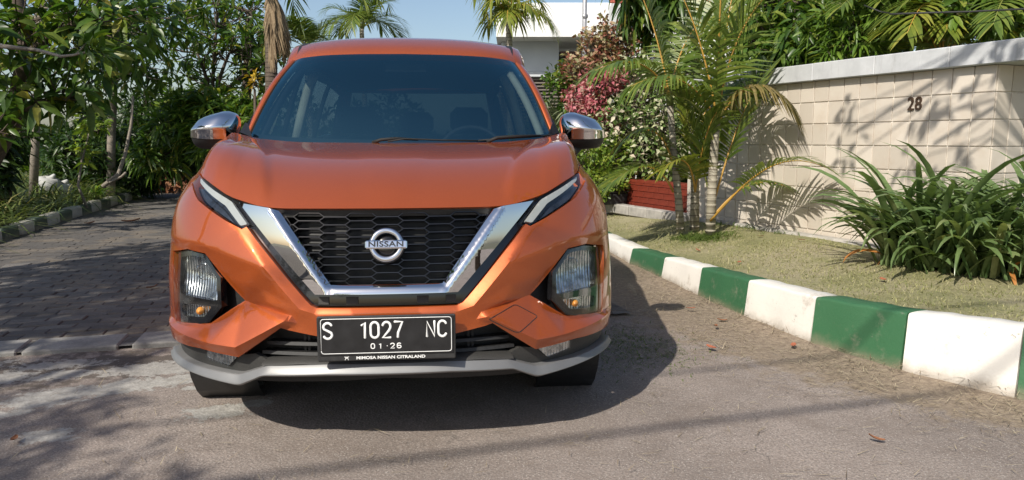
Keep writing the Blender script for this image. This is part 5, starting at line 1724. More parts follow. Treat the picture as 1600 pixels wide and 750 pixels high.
    palm('palm_tree', 'palm with brown dry fronds hanging down its trunk beside the sky gap', 'palm', None, [(b.x, b.y, 0), tuple(b), tuple(t)], .11, .095, fr, PG, trunk_mat='bark_dark')

def build_strap():
    base = Vector((2.90, 4.66, .27))
    root = empty('strap_leaf_plant', base); tag(root, 'big clump of long dark green strap leaves on the lawn below the number', 'plant')
    def variant(L, w, a0, bend, tw):
        n = 9; pts = []; p = np.zeros(3); ang = math.radians(a0); st = L / n
        for i in range(n + 1):
            pts.append(p.copy())
            p = p + np.array([math.cos(ang), 0, math.sin(ang)]) * st
            ang -= math.radians(bend) * (.35 + 1.3 * i / n) / n
        V = []
        for i, q in enumerate(pts):
            t = i / n; wf = (.62 + .55 * t if t < .5 else .9) * (1 - max(0, (t - .55) / .45) ** 2.0) + .02
            tg = pts[min(i + 1, n)] - pts[max(i - 1, 0)]; tg /= np.linalg.norm(tg); up = np.array([-tg[2], 0, tg[0]])
            c, s = math.cos(tw * t), math.sin(tw * t); sd = np.array([0, c, 0]) + up * s
            V += [q + sd * w * wf * .5 + up * w * .16 * wf, q, q - sd * w * wf * .5 + up * w * .16 * wf]
        F = []
        for i in range(n):
            for k in (0, 1): F.append((3 * i + k, 3 * i + k + 1, 3 * i + 3 + k + 1, 3 * i + 3 + k))
        return V, F
    rs = np.random.default_rng(8)
    var = []; old = []
    for k in range(16):
        V, F = variant((rs.uniform(.75, 1.05) if k % 2 else rs.uniform(.5, .8)), rs.uniform(.036, .050), (rs.uniform(60, 88) if k % 2 else rs.uniform(40, 75)), rs.uniform(75, 150), rs.uniform(-.7, .7))
        mb = MB(); mb.add(V, F); var.append(mb.mesh('leaf', M['strap']))
        if k < 4:
            V, F = variant(rs.uniform(.28, .42), .032, rs.uniform(20, 60), rs.uniform(100, 170), rs.uniform(-1, 1)); mb = MB(); mb.add(V, F); old.append(mb.mesh('leaf', M['strap_old']))
    cs = [(-.30, .20), (-.20, -.02), (-.02, -.12), (.14, -.22), (.28, -.30), (.0, .12), (.20, .02), (.42, -.26), (-.12, .30), (.36, -.05), (.55, -.12)]
    for ci, (cx, cy) in enumerate(cs):
        for k in range(27):
            a = rs.uniform(0, 2 * math.pi)
            withered = rs.uniform() < .045
            o = link_mesh('leaf', (old[k % 4] if withered else var[int(rs.integers(0, 16))]), root)
            o.location = (cx + .05 * math.cos(a), cy + .05 * math.sin(a), rs.uniform(-.02, .06))
            o.rotation_euler = (rs.normal(0, .12), rs.normal(0, .16), a)
            s = rs.uniform(.8, 1.15); o.scale = (s, s, s * rs.uniform(.9, 1.1))
            if withered: o['label'] = 'withered orange leaf'
    mb = MB()
    for k in range(480):
        cx, cy = cs[k % len(cs)]; a = rs.uniform(0, 2 * math.pi)
        V, F = variant(rs.uniform(.45, .85), rs.uniform(.034, .048), rs.uniform(45, 86), rs.uniform(70, 140), rs.uniform(-.7, .7))
        V = np.array(V); c_, s_ = math.cos(a), math.sin(a)
        V = np.stack([V[:, 0] * c_ - V[:, 1] * s_ + cx + rs.normal(0, .07), V[:, 0] * s_ + V[:, 1] * c_ + cy + rs.normal(0, .07), V[:, 2]], -1)
        mb.add(V, F)
    mb.build('leaf_mass', M['strap'], root)['kind'] = 'stuff'

def build_right_plants():
    A = at
    tree('variegated_bush', 'tall bush of cream and green leaves left of the palms', 'bush', None,
         [tuple(A(1000, 330, 9.6)), tuple(A(1000, 230, 9.6)), tuple(A(990, 150, 9.8))], .05, .03,
         [(A(1010, 215, 9.4), (.55, .5, .55), 190), (A(960, 215, 9.6), (.45, .45, .40), 130), (A(1035, 260, 9.3), (.40, .35, .40), 130), (A(985, 140, 10), (.5, .5, .45), 120), (A(1075, 200, 9.4), (.45, .4, .6), 120), (A(1090, 270, 9.3), (.3, .3, .4), 70)],
         (.085, .050, 7), M['leaf_var'], M['bark_dark'], .006, (20, 110), .15, lo=True)
    tree('russet_bush', 'russet and cream leaved bush reaching up in front of the white parapet', 'bush', None,
         [tuple(A(950, 300, 10.6)), tuple(A(945, 150, 10.6)), tuple(A(950, 60, 10.6))], .05, .02,
         [(A(952, 60, 10.6), (.42, .4, .30), 90), (A(930, 90, 10.6), (.42, .4, .28), 100), (A(968, 100, 10.6), (.45, .4, .40), 110), (A(905, 115, 10.4), (.30, .3, .25), 60)],
         (.085, .048, 7), M['leaf_russet'], M['bark_dark'], .006, (20, 110), .1, lo=True)
    tree('pink_leaved_bush', 'pink red leaved bush right above the right door mirror', 'bush', None,
         [tuple(A(925, 300, 9.9)), tuple(A(922, 200, 9.9)), tuple(A(920, 150, 9.9))], .04, .02,
         [(A(935, 130, 9.8), (.28, .25, .16), 60), (A(912, 155, 9.8), (.28, .25, .22), 75), (A(925, 170, 9.7), (.22, .2, .14), 40), (A(948, 195, 9.6), (.14, .14, .16), 22), (A(955, 125, 9.7), (.2, .2, .15), 30)],
         (.075, .040, 8), M['leaf_pink'], M['bark_dark'], .006, (20, 110), .1, lo=True)
    tree('green_bush', 'mid green bush behind the pink leaves next to the house wall', 'bush', None,
         [tuple(A(900, 300, 10.4)), tuple(A(900, 150, 10.4))], .05, .03,
         [(A(890, 135, 10.6), (.35, .3, .30), 90), (A(925, 230, 10.3), (.5, .4, .5), 150), (A(985, 180, 10.7), (.8, .4, .9), 260), (A(1060, 130, 10.4), (.8, .4, .8), 240), (A(1015, 270, 10.4), (1.0, .3, .5), 200)],
         (.10, .055, 7), M['leaf_mid'], M['bark_dark'], .006, (20, 110), .15, lo=True)
    tree('lime_shrub', 'low lime green shrub beside the right front wing of the car', 'shrub', None,
         [tuple(A(930, 322, 9.3)), tuple(A(928, 280, 9.3))], .03, .02,
         [(A(922, 262, 9.2), (.35, .3, .26), 120), (A(945, 285, 9.1), (.28, .25, .18), 80), (A(955, 240, 9.2), (.25, .25, .25), 70), (A(905, 285, 9.3), (.3, .3, .25), 70)],
         (.065, .038, 8), M['leaf_lime'], M['bark_dark'], .005, (20, 110), .1, lo=True)
    # hanging mango-like leaves by the second house
    tree('drooping_leaf_tree', 'tree with long drooping leaves hanging beside the white gable', 'tree', None,
         [(2.9, 11.2, 0), tuple(A(1040, 120, 11.0)), tuple(A(1030, 0, 10.8)), tuple(A(1020, -80, 10.6))], .09, .05,
         [(A(1005, 20, 10.6), (.35, .3, .4), 40), (A(1050, -10, 10.6), (.5, .4, .5), 60), (A(1000, -30, 10.4), (.4, .3, .3), 40)],
         (.26, .06, 8), M['leaf_broad'], M['bark_dark'], .008, (60, 130), .9)
    # behind the garden wall
    grp = 'trees behind the garden wall'
    tree('mango_tree', 'tree with drooping mango like leaves behind the left end of the coping', 'tree', grp,
         [(3.9, 9.0, 0), (3.8, 8.8, 1.6), (3.8, 8.6, 2.6)], .09, .05,
         [(A(1240, 85, 8.2), (.45, .4, .26), 75), (A(1215, 60, 8.4), (.45, .4, .35), 70), (A(1275, 60, 8.4), (.35, .4, .30), 50), (A(1195, 5, 8.8), (.6, .5, .45), 90), (A(1270, 0, 9), (.6, .5, .4), 80)],
         (.20, .055, 9), M['leaf_mid'], M['bark_dark'], .008, (50, 120), .7)
    tree('shade_tree', 'dense dark tree filling the gap behind the mango leaves', 'tree', grp,
         [(4.9, 11.0, 0), (4.8, 11, 2), (4.8, 10.8, 3.0)], .12, .07,
         [(A(1260, 40, 10.4), (1.0, .6, .7), 150), (A(1370, 60, 10.4), (1.0, .6, .6), 150), (A(1190, -20, 10.8), (1.0, .6, .7), 140), (A(1480, 20, 10), (1.0, .6, .7), 150), (A(1580, 30, 9.6), (.8, .6, .7), 120), (A(1320, -40, 10.2), (1.0, .6, .5), 120)],
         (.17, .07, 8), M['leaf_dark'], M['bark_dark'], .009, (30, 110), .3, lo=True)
    tree('yellow_green_shrub', 'yellow green slender leaved shrub above the middle of the coping', 'shrub', grp,
         [(4.2, 7.6, 0), (4.15, 7.4, 1.5), tuple(A(1330, 90, 7.4))], .05, .03,
         [(A(1325, 75, 7.4), (.26, .25, .28), 60), (A(1350, 45, 7.4), (.35, .3, .28), 70), (A(1300, 50, 7.6), (.25, .25, .25), 40)],
         (.15, .030, 10), M['leaf_bright'], M['bark_pale'], .006, (25, 100), .4)
    tree('overhanging_tree', 'bright broad leaved tree at the top right corner', 'tree', grp,
         [(5.4, 6.6, 0), (5.3, 6.5, 1.8), (5.1, 6.3, 2.9)], .10, .05,
         [(A(1560, 5, 6.6), (.5, .4, .25), 60), (A(1450, 0, 7), (.5, .4, .22), 60), (A(1600, 40, 6.4), (.3, .3, .22), 30), (A(1400, -20, 7.2), (.4, .4, .25), 40)],
         (.15, .06, 8), M['leaf_bright'], M['bark_dark'], .007, (25, 110), .3)
    # areca palms behind the wall
    PB = [M['palm_leaf'], M['petiole_green']]; BR = [M['palm_gold'], M['petiole']]
    def areca(label, c, d, seed, mats, R=.95, nf=13):
        rs = np.random.default_rng(seed); top = at(*c, d); fr = []
        for k in range(nf):
            a = 2 * math.pi * (k + rs.uniform(-.3, .3)) / nf; h = np.array([math.cos(a), math.sin(a), 0]); L = R * rs.uniform(.8, 1.2); e = rs.uniform(.0, 1)
            p0 = np.array(top)
            fr.append(([p0, p0 + h * L * .2 + [0, 0, L * .55], p0 + h * L * .6 + [0, 0, L * (.55 + .3 * e)], p0 + h * L * (1.05 - .3 * e) + [0, 0, L * (.05 + .8 * e)]], dict(nl=26, ll=.34)))
        palm('areca_palm', label, 'palm', 'areca palms behind the wall', [(top.x, top.y, 0), tuple(top)], .05, .035, fr, mats, w=.030)
    areca('areca palm with arching fronds over the centre of the coping', (1370, 120, ), 7.8, 31, PB)
    areca('areca palm above the house number, fronds spread wide', (1470, 105), 7.2, 32, BR)
    areca('areca palm nearest the right edge, deep green fronds', (1580, 100), 6.8, 33, PB, 1.1)
    # thin branch reaching across the top right
    mb = MB(); b = [A(1390, 22, 6.2), A(1450, 20, 6.1), A(1520, 18, 6.0), A(1600, 14, 5.9), A(1700, 8, 5.9)]
    mb.tube(b, .008, 6); mb.tube([A(1350, 8, 6.3), A(1375, 18, 6.2), A(1392, 21, 6.2)], .005, 5)
    o = mb.build('overhead_cable', M['cable']); tag(o, 'dark cable sagging across the leaves at top right', 'cable')

def build_left_plants():
    A = at
    grp = 'trees along the left kerb'
    # broad-leaved tree overhanging the top left corner
    tree('broad_leaf_tree', 'near broad leaved tree hanging into the top left corner', 'tree', grp,
         [(-7.2, 8.4, 0), tuple(A(-20, 260, 8.6)), tuple(A(20, 190, 8.6)), tuple(A(40, 90, 8.4)), tuple(A(20, -40, 8.2))], .14, .07,
         [(A(30, 40, 7.8), (.75, .7, .45), 24), (A(120, 150, 8.3), (.55, .5, .38), 16), (A(40, 130, 8.2), (.65, .5, .30), 16), (A(130, 30, 8.0), (.65, .6, .45), 18), (A(-10, 190, 8.0), (.4, .4, .35), 9), (A(200, 15, 8.8), (.55, .5, .35), 14)],
         (.25, .085, 9), M['leaf_broad'], M['bark_dark'], .010, (35, 105), .35)
    mb = MB(); mb.tube([A(58, 78, 6.9), A(95, 88, 6.7), A(115, 86, 6.6), A(140, 80, 6.5)], [.016, .013, .011, .008], 7); mb.tube([A(118, 86, 6.6), A(128, 76, 6.55), A(134, 68, 6.5)], [.009, .007, .005], 6)
    mb.tube([A(-60, 60, 7.2), A(0, 72, 7.0), A(58, 78, 6.9)], [.03, .022, .016], 7)
    br = empty('bare_branch', A(58, 78, 6.9)); tag(br, 'pale grey branch with bright leaves at its tip, in front of dark foliage', 'branch')
    o = mb.build('stem', M['bark_pale'], br); o.matrix_parent_inverse = Matrix.Translation(br.location).inverted()
    c = np.array([A(142, 78, 6.5), A(150, 84, 6.5), A(136, 66, 6.5), A(128, 72, 6.5)]); P, Q, U = rosettes(c, np.tile(np.array([[.8, -.2, .25]]), (4, 1)), 7, (20, 80))
    V, T = leaf_geo(P, Q, U, RNG.uniform(.13, .22, len(P)), RNG.uniform(.05, .07, len(P)), .2)
    o = link_mesh('leaves', np_mesh('leaves', V, T, M['leaf_bright'])); o.parent = br; o.matrix_parent_inverse = Matrix.Translation(br.location).inverted()
    tree('slim_tree', 'slim pale trunked tree nearest the left edge of the planting bed', 'tree', grp,
         [tuple(A(52, 312, 11)), tuple(A(55, 220, 11)), tuple(A(60, 120, 11)), tuple(A(62, 40, 11)), tuple(A(66, -60, 11))], .062, .045,
         [(A(70, 10, 11), (.9, .8, .6), 28), (A(150, 60, 11), (.7, .6, .5), 21), (A(10, 60, 11), (.7, .6, .5), 21), (A(60, -70, 11), (1.2, 1, .6), 28)],
         (.22, .07, 9), M['leaf_mid'], M['bark_pale'], .009, (35, 110), .4)
    tree('slim_tree', 'slim pale trunked tree second from the left with drooping green leaves', 'tree', grp,
         [tuple(A(173, 305, 12.5)), tuple(A(174, 220, 12.5)), tuple(A(178, 130, 12.5)), tuple(A(184, 40, 12.5)), tuple(A(185, -60, 12.5))], .075, .05,
         [(A(200, 45, 12), (.7, .7, .5), 25), (A(215, 100, 12), (.6, .6, .5), 22), (A(150, 105, 12), (.7, .7, .6), 25), (A(240, 20, 12.5), (.9, .8, .7), 32), (A(180, -50, 12), (1.2, 1, .6), 28)],
         (.22, .065, 9), M['leaf_mid'], M['bark_pale'], .009, (45, 120), .6)
    tree('bare_twig_tree', 'twiggy tree with sparse leaf tufts in front of open sky behind the left mirror', 'tree', grp,
         [tuple(A(320, 300, 14)), tuple(A(325, 220, 14)), tuple(A(330, 170, 14))], .10, .06,
         [(A(330, 120, 14), (1.1, .8, .55), 22), (A(365, 160, 13.6), (.7, .6, .30), 18), (A(290, 160, 14), (.7, .6, .45), 16), (A(365, 70, 14), (.8, .7, .5), 20), (A(300, 70, 14), (.9, .7, .6), 22), (A(340, 20, 14), (1.2, .9, .5), 29), (A(410, 100, 13.5), (.45, .4, .7), 16)],
         (.24, .055, 9), M['leaf_mid'], M['bark_dark'], .014, (25, 85), .15)
    tree('tall_tree', 'tall dense tree closing the top of the gap left of the dry palm', 'tree', grp,
         [tuple(A(380, 300, 15)), tuple(A(385, 150, 15)), tuple(A(390, 20, 15))], .13, .07,
         [(A(390, 30, 15), (.7, .7, .7), 24), (A(400, 110, 14.5), (.5, .6, .8), 24), (A(300, 5, 15), (1.0, .8, .5), 27), (A(415, 60, 14.5), (.5, .5, .8), 18)],
         (.22, .075, 9), M['leaf_broad'], M['bark_dark'], .011, (30, 110), .25)
    gs = 'shrubs behind the left kerb'
    tree('dark_shrub', 'dark shrub mass right of the second slim trunk, below the left mirror', 'shrub', gs,
         [tuple(A(255, 300, 14)), tuple(A(255, 270, 14))], .05, .03,
         [(A(225, 235, 14), (.55, .5, .75), 150), (A(270, 225, 14), (.65, .5, .65), 160), (A(300, 205, 14.4), (.7, .5, .8), 160), (A(340, 240, 14.5), (.7, .5, .8), 140), (A(235, 180, 14.6), (.6, .5, .6), 110), (A(215, 285, 13.6), (.4, .4, .25), 60)],
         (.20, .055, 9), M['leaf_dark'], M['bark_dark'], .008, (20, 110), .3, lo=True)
    tree('dark_shrub', 'dark leafy shrub between the two slim pale trunks', 'shrub', gs,
         [tuple(A(130, 300, 13)), tuple(A(130, 270, 13))], .04, .03,
         [(A(125, 245, 13), (.5, .4, .5), 120), (A(145, 200, 13.4), (.4, .4, .45), 90), (A(100, 265, 13.2), (.35, .4, .35), 70), (A(160, 260, 12.6), (.3, .3, .5), 60)],
         (.17, .05, 9), M['leaf_dark'], M['bark_dark'], .008, (20, 110), .3, lo=True)
    tree('dark_shrub', 'dark brown stemmed shrub mass at the far left edge', 'shrub', gs,
         [tuple(A(5, 320, 10)), tuple(A(10, 250, 10)), tuple(A(25, 200, 10))], .10, .06,
         [(A(-25, 265, 9.6), (.30, .4, .4), 50), (A(-20, 210, 9.6), (.5, .5, .5), 60)],
         (.20, .06, 9), M['leaf_dark'], M['bark_dark'], .008, (20, 110), .35)
    tree('yellow_leaf_sapling', 'sapling with yellow green leaf tuft left of the second slim trunk', 'sapling', None,
         [tuple(A(136, 325, 10.8)), tuple(A(122, 290, 10.8)), tuple(A(128, 250, 10.8)), tuple(A(140, 205, 10.8))], .022, .010,
         [(A(140, 192, 10.8), (.22, .2, .12), 18), (A(128, 240, 10.8), (.12, .1, .18), 8)], (.15, .06, 6), M['leaf_lime'], M['bark_pale'], .004, (30, 110), .3)
    mb = MB(); mb.tube([A(160, 292, 11.2), A(185, 272, 11.3), A(196, 240, 11.4), A(205, 195, 11.5), A(208, 150, 11.5)], [.035, .03, .026, .022, .015], 7); mb.tube([A(172, 285, 11.2), A(190, 276, 11.1), A(196, 270, 11)], .018, 6)
    o = mb.build('bent_stem', M['bark_pale']); tag(o, 'bent bare stem leaning right of the second slim trunk', 'stem')
    tree('croton_bush', 'croton with a yellow leaf tuft beside the windscreen pillar', 'bush', None,
         [tuple(A(400, 300, 12)), tuple(A(398, 140, 12))], .03, .02,
         [(A(400, 128, 12), (.10, .10, .08), 7)], (.12, .045, 7), M['leaf_yellow'], M['bark_dark'], .006, (20, 100), .2)
    tree('spiky_shrub', 'shrub with long green leaf rosettes below the twiggy tree', 'shrub', gs,
         [tuple(A(330, 300, 12.8)), tuple(A(330, 220, 12.8))], .05, .03,
         [(A(325, 170, 12.8), (.6, .5, .30), 50), (A(370, 175, 12.6), (.5, .5, .28), 40), (A(285, 195, 12.8), (.5, .4, .4), 50), (A(330, 215, 12.6), (.6, .4, .35), 60), (A(250, 245, 12.8), (.4, .4, .3), 34), (A(395, 200, 12.4), (.3, .4, .4), 30)],
         (.30, .055, 12), M['leaf_mid'], M['bark_dark'], .009, (25, 95), .35)
    for lab, c, d, n, L in (('small bright spiky plant at the foot of the second slim trunk', (150, 290), 11.5, 26, .42), ('bright spiky plant beside the nearest slim trunk', (38, 255), 12.2, 30, .75)):
        b = A(*c, d); b.z = max(.15, b.z - .12)
        pos = np.tile(np.array(b), (n, 1)) + RNG.normal(size=(n, 3)) * .03; dr = RNG.normal(size=(n, 3)); dr[:, 2] = np.abs(dr[:, 2]) + .8
        me = blades('spiky_plant', pos, dr, RNG.uniform(.7, 1.1, n) * L, RNG.uniform(.03, .045, n), M['leaf_bright'], .9, 5)
        tag(link_mesh('spiky_plant', me), lab, 'plant')
    # clipped hedge and far trees beyond the bed
    def mass(name, label, kind, cs, n, L, W, mat, z0=None):
        C = []; D = []
        for c, r in cs:
            u = nrm(RNG.normal(size=(n, 3))) * RNG.uniform(.6, 1, (n, 1)); C.append(np.array(c) + u * np.array(r)); D.append(u)
        C = np.concatenate(C); D = np.concatenate(D); P, Q, U = rosettes(C, D + np.array([0, 0, .3]), 6, (10, 100))
        V, T = leaf_geo_lo(P, Q, U, RNG.uniform(.7, 1.2, len(P)) * L, RNG.uniform(.8, 1.2, len(P)) * W)
        root = empty(name, (cs[0][0][0], cs[0][0][1], 0)); tag(root, label, kind)
        o = link_mesh('crown', np_mesh('crown', V, T, mat)); o.parent = root; o.matrix_parent_inverse = Matrix.Translation(root.location).inverted()
        mb = MB()
        for c, r in cs: mb.tube([(c[0] - root.location.x, c[1] - root.location.y, 0), (c[0] - root.location.x, c[1] - root.location.y, c[2])], .06, 6)
        mb.build('trunk', M['bark_dark'], root); return root
    mass('hedge', 'dark clipped hedge closing the view behind the left planting bed', 'hedge',
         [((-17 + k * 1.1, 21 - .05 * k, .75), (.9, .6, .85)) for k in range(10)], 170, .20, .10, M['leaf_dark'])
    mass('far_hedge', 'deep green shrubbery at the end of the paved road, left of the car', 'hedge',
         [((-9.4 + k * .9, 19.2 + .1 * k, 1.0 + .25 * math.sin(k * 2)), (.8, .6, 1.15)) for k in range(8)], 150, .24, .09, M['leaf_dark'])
    # low far-off wood closing the horizon
    n = 5200; X = RNG.uniform(-75, 60, n); Y = 46 + RNG.uniform(-3, 3, n) + .15 * np.abs(X); Z = RNG.uniform(0, 1, n) ** .8 * (1.75 + .35 * np.sin(X * .5) + .25 * np.sin(X * 1.7))
    P, Q, U = rosettes(np.stack([X, Y, Z], -1), RNG.normal(size=(n, 3)) + np.array([0, -.4, .6]), 5, (20, 110))
    V, T = leaf_geo_lo(P, Q, U, RNG.uniform(.35, .7, len(P)), RNG.uniform(.18, .32, len(P)))
    tag(link_mesh('far_wood', np_mesh('far_wood', V, T, M['leaf_dark'])), 'low dark green wood along the horizon', 'wood', kind='stuff')
    # strappy ground cover along the kerb
    n = 5200
    y = RNG.uniform(5.6, 15.5, n); x0 = np.interp(y, [4.6, 6.2, 7.75, 8.86, 10.08, 12.36, 15.19], [-4.55, -5.03, -5.45, -5.74, -6.08, -6.68, -7.4]) - .08
    dd = RNG.uniform(0, 1, n) ** .7 * 2.4
    pos = np.stack([x0 - dd, y, .10 + .04 * np.minimum(dd, 1) + .10 * np.clip(dd - .5, 0, 1.5)], -1)
    dr = RNG.normal(size=(n, 3)); dr[:, 2] = np.abs(dr[:, 2]) * .7 + .75; dr[:, 0] += .25
    clump = .6 + .5 * np.sin(x0 * 0 + y * 2.1 + np.sin(dd * 3)) * np.sin(dd * 2.3 + y)
    me = blades('ground_cover', pos, dr, RNG.uniform(.50, .90, n) * (.8 + .35 * clump), RNG.uniform(.018, .032, n), M['cover_leaf'], .75, 4)
    tag(link_mesh('ground_cover', me), 'strappy green ground cover spilling over the left kerb', 'ground cover', kind='stuff')

def scatter_leaf_mesh(name, L, W, curl, mat):
    mb = MB(); n = 6; rows = []
    for i in range(n + 1):
        t = i / n; w = W * math.sin(math.pi * min(.97, .08 + t * .9)) ** .8
        z = .006 + curl * (abs(t - .5) * 2) ** 2
        rows.append([(-L / 2 + L * t, s * w * .5, z + curl * .8 * s * s) for s in (-1, -.4, .4, 1)])
    mb.grid(rows); return mb.mesh(name, mat)

def build_litter():
    A = at
    # heap of dead leaves at the end of the road
    n = 1500; c = A(268, 300, 15.6)
    r = RNG.uniform(0, 1, n) ** .6; a = RNG.uniform(0, 2 * math.pi, n)
    X = c.x + r * np.cos(a) * .95; Y = 15.9 + r * np.sin(a) * .8; Z = .05 + .42 * (1 - r ** 1.6) * RNG.uniform(.75, 1.05, n)
    d = RNG.normal(size=(n, 3)); up = RNG.normal(size=(n, 3)) + np.array([0, -.5, 1.2])
    V, T = leaf_geo(np.stack([X, Y, Z], -1), d, up, RNG.uniform(.10, .22, n), RNG.uniform(.05, .09, n), .1)
    tag(link_mesh('leaf_heap', np_mesh('leaf_heap', V, T, M['dead_leaf'])), 'heap of dead brown leaves at the far end of the left kerb', 'leaf heap', kind='stuff')
    b = A(308, 285, 14.6)
    e = empty('concrete_bollard', (b.x, b.y, 0)); tag(e, 'low concrete post with a pale cap beside the heap of dead leaves', 'bollard')
    mb = MB(); mb.box((0, 0, .20), (.26, .26, .40), 0, None, .015); mb.build('post', M['concrete'], e)
    mb = MB(); mb.box((0, 0, .462), (.36, .36, .12), 0, None, .02); mb.build('cap', M['slab'], e)
    def sack(name, label, c, r, mat, seed):
        rs = np.random.default_rng(seed); rows = []
        for i in range(10):
            t = i / 9; ph = math.pi * (t - .5); rows.append([(c[0] + r[0] * math.cos(ph) ** .6 * math.cos(q) * (1 + .12 * math.sin(3 * q + i)), c[1] + r[1] * math.cos(ph) ** .6 * math.sin(q) * (1 + .1 * math.sin(2 * q + 2 * i)), c[2] + r[2] * math.sin(ph) * (1 + .12 * math.sin(2 * q + i * .7))) for q in np.linspace(0, 2 * math.pi, 17)])
        mb = MB(); mb.grid(rows); mb.tube([(c[0] + .1, c[1], c[2] + r[2] * .8), (c[0] + .15, c[1], c[2] + r[2] * 1.25)], [.06, .02], 8)
        o = mb.build(name, mat); tag(o, label, 'sack')
    p = A(957, 316, 9.2)
    tb = empty('plastic_tub', (p.x, p.y, p.z - .02), .35); tag(tb, 'black plastic tub standing at the left end of the red planter', 'tub')
    mb = MB(); q = []
    for w_, d_, z_ in ((.16, .11, 0), (.19, .13, .16), (.175, .115, .16), (.15, .10, .03)):
        q.append([(w_ * math.copysign(abs(math.cos(t)) ** .45, math.cos(t)), d_ * math.copysign(abs(math.sin(t)) ** .45, math.sin(t)), z_) for t in np.linspace(0, 2 * math.pi, 29)])
    mb.grid(q); mb.build('bucket', M['sack'], tb)
    mb = MB(); mb.tube([(x * 1.03, y * 1.03, .158) for x, y, z in q[1]], .010, 6, 0, False); mb.build('rim', M['sack'], tb)
    p = A(72, 290, 11.6); sack('white_sack', 'white sack lying behind the ground cover by the slim trunk', (p.x, p.y, p.z), (.22, .2, .14), M['sack_white'], 2)
    p = A(92, 294, 11.8); sack('white_sack', 'flatter grey white sack right of the other white sack', (p.x, p.y, p.z - .02), (.20, .2, .12), M['sack_white'], 3)
    # single dead leaves: on the ground, the lawn and the paving
    lm = [scatter_leaf_mesh('dead_leaf', .060, .030, .004, M['dead_red']), scatter_leaf_mesh('dead_leaf', .060, .024, .006, M['dead_leaf']), scatter_leaf_mesh('dead_leaf', .14, .040, .012, M['dead_leaf'])]
    def ground_pt(px, py, z0):
        a = A(px, py, 1.0); d = a - Vector((0, 0, CAM_H)); t = (z0 - CAM_H) / d.z; return Vector((0, 0, CAM_H)) + d * t
    def drop(px, py, k, label, group, z0=.004, lawn=False, sc=1.0):
        p = ground_pt(px, py, z0)
        if lawn:
            for _ in range(4): p = ground_pt(px, py, float(verge_z(p.x, p.y)) + .012)
        o = link_mesh('dead_leaf', lm[k]); o.location = p; o.rotation_euler = (random.gauss(0, .12), random.gauss(0, .12), random.uniform(0, 6)); o.scale = (sc,) * 3
        tag(o, label, 'leaf', group)
    kg = 'dead leaves by the right kerb'
    drop(1079, 483, 0, 'red brown dead leaf farthest up the grit strip, near the door mirror shadow', kg, .02)
    drop(1111, 544, 0, 'red brown dead leaf in the grit just outside the car shadow', kg, .02)
    drop(1240, 541, 0, 'red brown dead leaf at the foot of the white block before the large green one', kg, .02)
    lg = 'dead leaves on the lawn'
    drop(1155, 411, 0, 'small dead leaf on the lawn edge just behind a narrow green kerb block', lg, 0, True)
    drop(1188, 370, 0, 'small dead leaf on the lawn right of the palm feet', lg, 0, True)
    drop(1324, 403, 0, 'small dead leaf on the lawn at the left foot of the strap leaf clump', lg, 0, True)
    drop(1380, 438, 0, 'small dead leaf on the lawn in front of the strap leaf clump', lg, 0, True)
    drop(1252, 376, 1, 'curled dead leaf on the lawn close to the wall foot', lg, 0, True)
    drop(1090, 392, 1, 'curled dead leaf on the lawn in front of the palms', lg, 0, True)
    pg = 'dead leaves on the paving'
    drop(238, 450, 2, 'brown dead leaf on the paving beside the left lamp cluster of the car', pg, .03, False, .7)
    drop(205, 347, 2, 'long brown dead leaf far up the shaded paving', pg, .03, False, 1.6)
    drop(140, 350, 2, 'brown dead leaf on the paving close to the left kerb', pg, .03, False, 1.2)
    ag = 'dead leaves on the asphalt'
    drop(22, 689, 1, 'curled dead leaf on the asphalt in the bottom left corner', ag, .01)
    drop(1128, 502, 1, 'pale curled leaf right of the mirror shadow', ag, .01)
    drop(1368, 688, 1, 'curled dead leaf on open asphalt at the lower right', ag, .01)
    drop(1118, 511, 1, 'pale curled leaf among straw left of the white kerb block', ag, .02)
    # straw and clippings
    n = 60000
    X = RNG.uniform(-.2, 3.6, n); Y = RNG.uniform(2.2, 7.5, n)
    g = grit_mask(X, Y); d, h, s = kerb_near(X, Y)
    clump = .5 + .5 * np.sin(X * 7.3 + 1.3 * np.sin(Y * 5)) * np.sin(Y * 6.1 + X * 2)
    keep = (RNG.uniform(0, 1, n) < g ** 1.4 * (.25 + .75 * clump)) & (s < 0)
    X2 = RNG.uniform(-2.6, 3.2, 1000); Y2 = RNG.uniform(1.95, 3.8, 1000)
    k2 = kerb_near(X2, Y2)[2] < 0
    X = np.concatenate([X[keep], X2[k2]]); Y = np.concatenate([Y[keep], Y2[k2]]); n = len(X)
    pos = np.stack([X, Y, np.full(n, .006) + .030 * np.exp(-(kerb_near(X, Y)[0] / .10) ** 2) + RNG.uniform(0, .012, n)], -1)
    dr = RNG.normal(size=(n, 3)); dr[:, 2] = np.abs(dr[:, 2]) * .10
    me = blades('straw', pos, dr, RNG.uniform(.018, .085, n), RNG.uniform(.0018, .0038, n), M['straw'], .0, 2)
    tag(link_mesh('straw', me), 'dry straw and grass clippings along the right kerb', 'straw', kind='stuff')
    # lawn blades
    n = 90000
    s = RNG.uniform(0, 1, n); ss = np.concatenate([[0], np.cumsum(np.hypot(np.diff(RKA[:, 0]), np.diff(RKA[:, 1])))])
    x = np.interp(s * ss[-1], ss, RKA[:, 0]); y = np.interp(s * ss[-1], ss, RKA[:, 1]); dd = .16 + RNG.uniform(0, 1, n) ** .9 * 2.2
    X = x + dd * .93; Y = y + dd * .36
    wall = (X - WA[0]) * WN[0] + (Y - WA[1]) * WN[1]
    bare = np.sin(X * 4.1 + 2 * np.sin(Y * 1.7)) * np.sin(Y * 3.3 + X) + RNG.normal(size=n) * .35
    ok = (wall > .05) & (Y < 9.5) & (bare > -.38)
    X, Y = X[ok], Y[ok]; n = len(X)
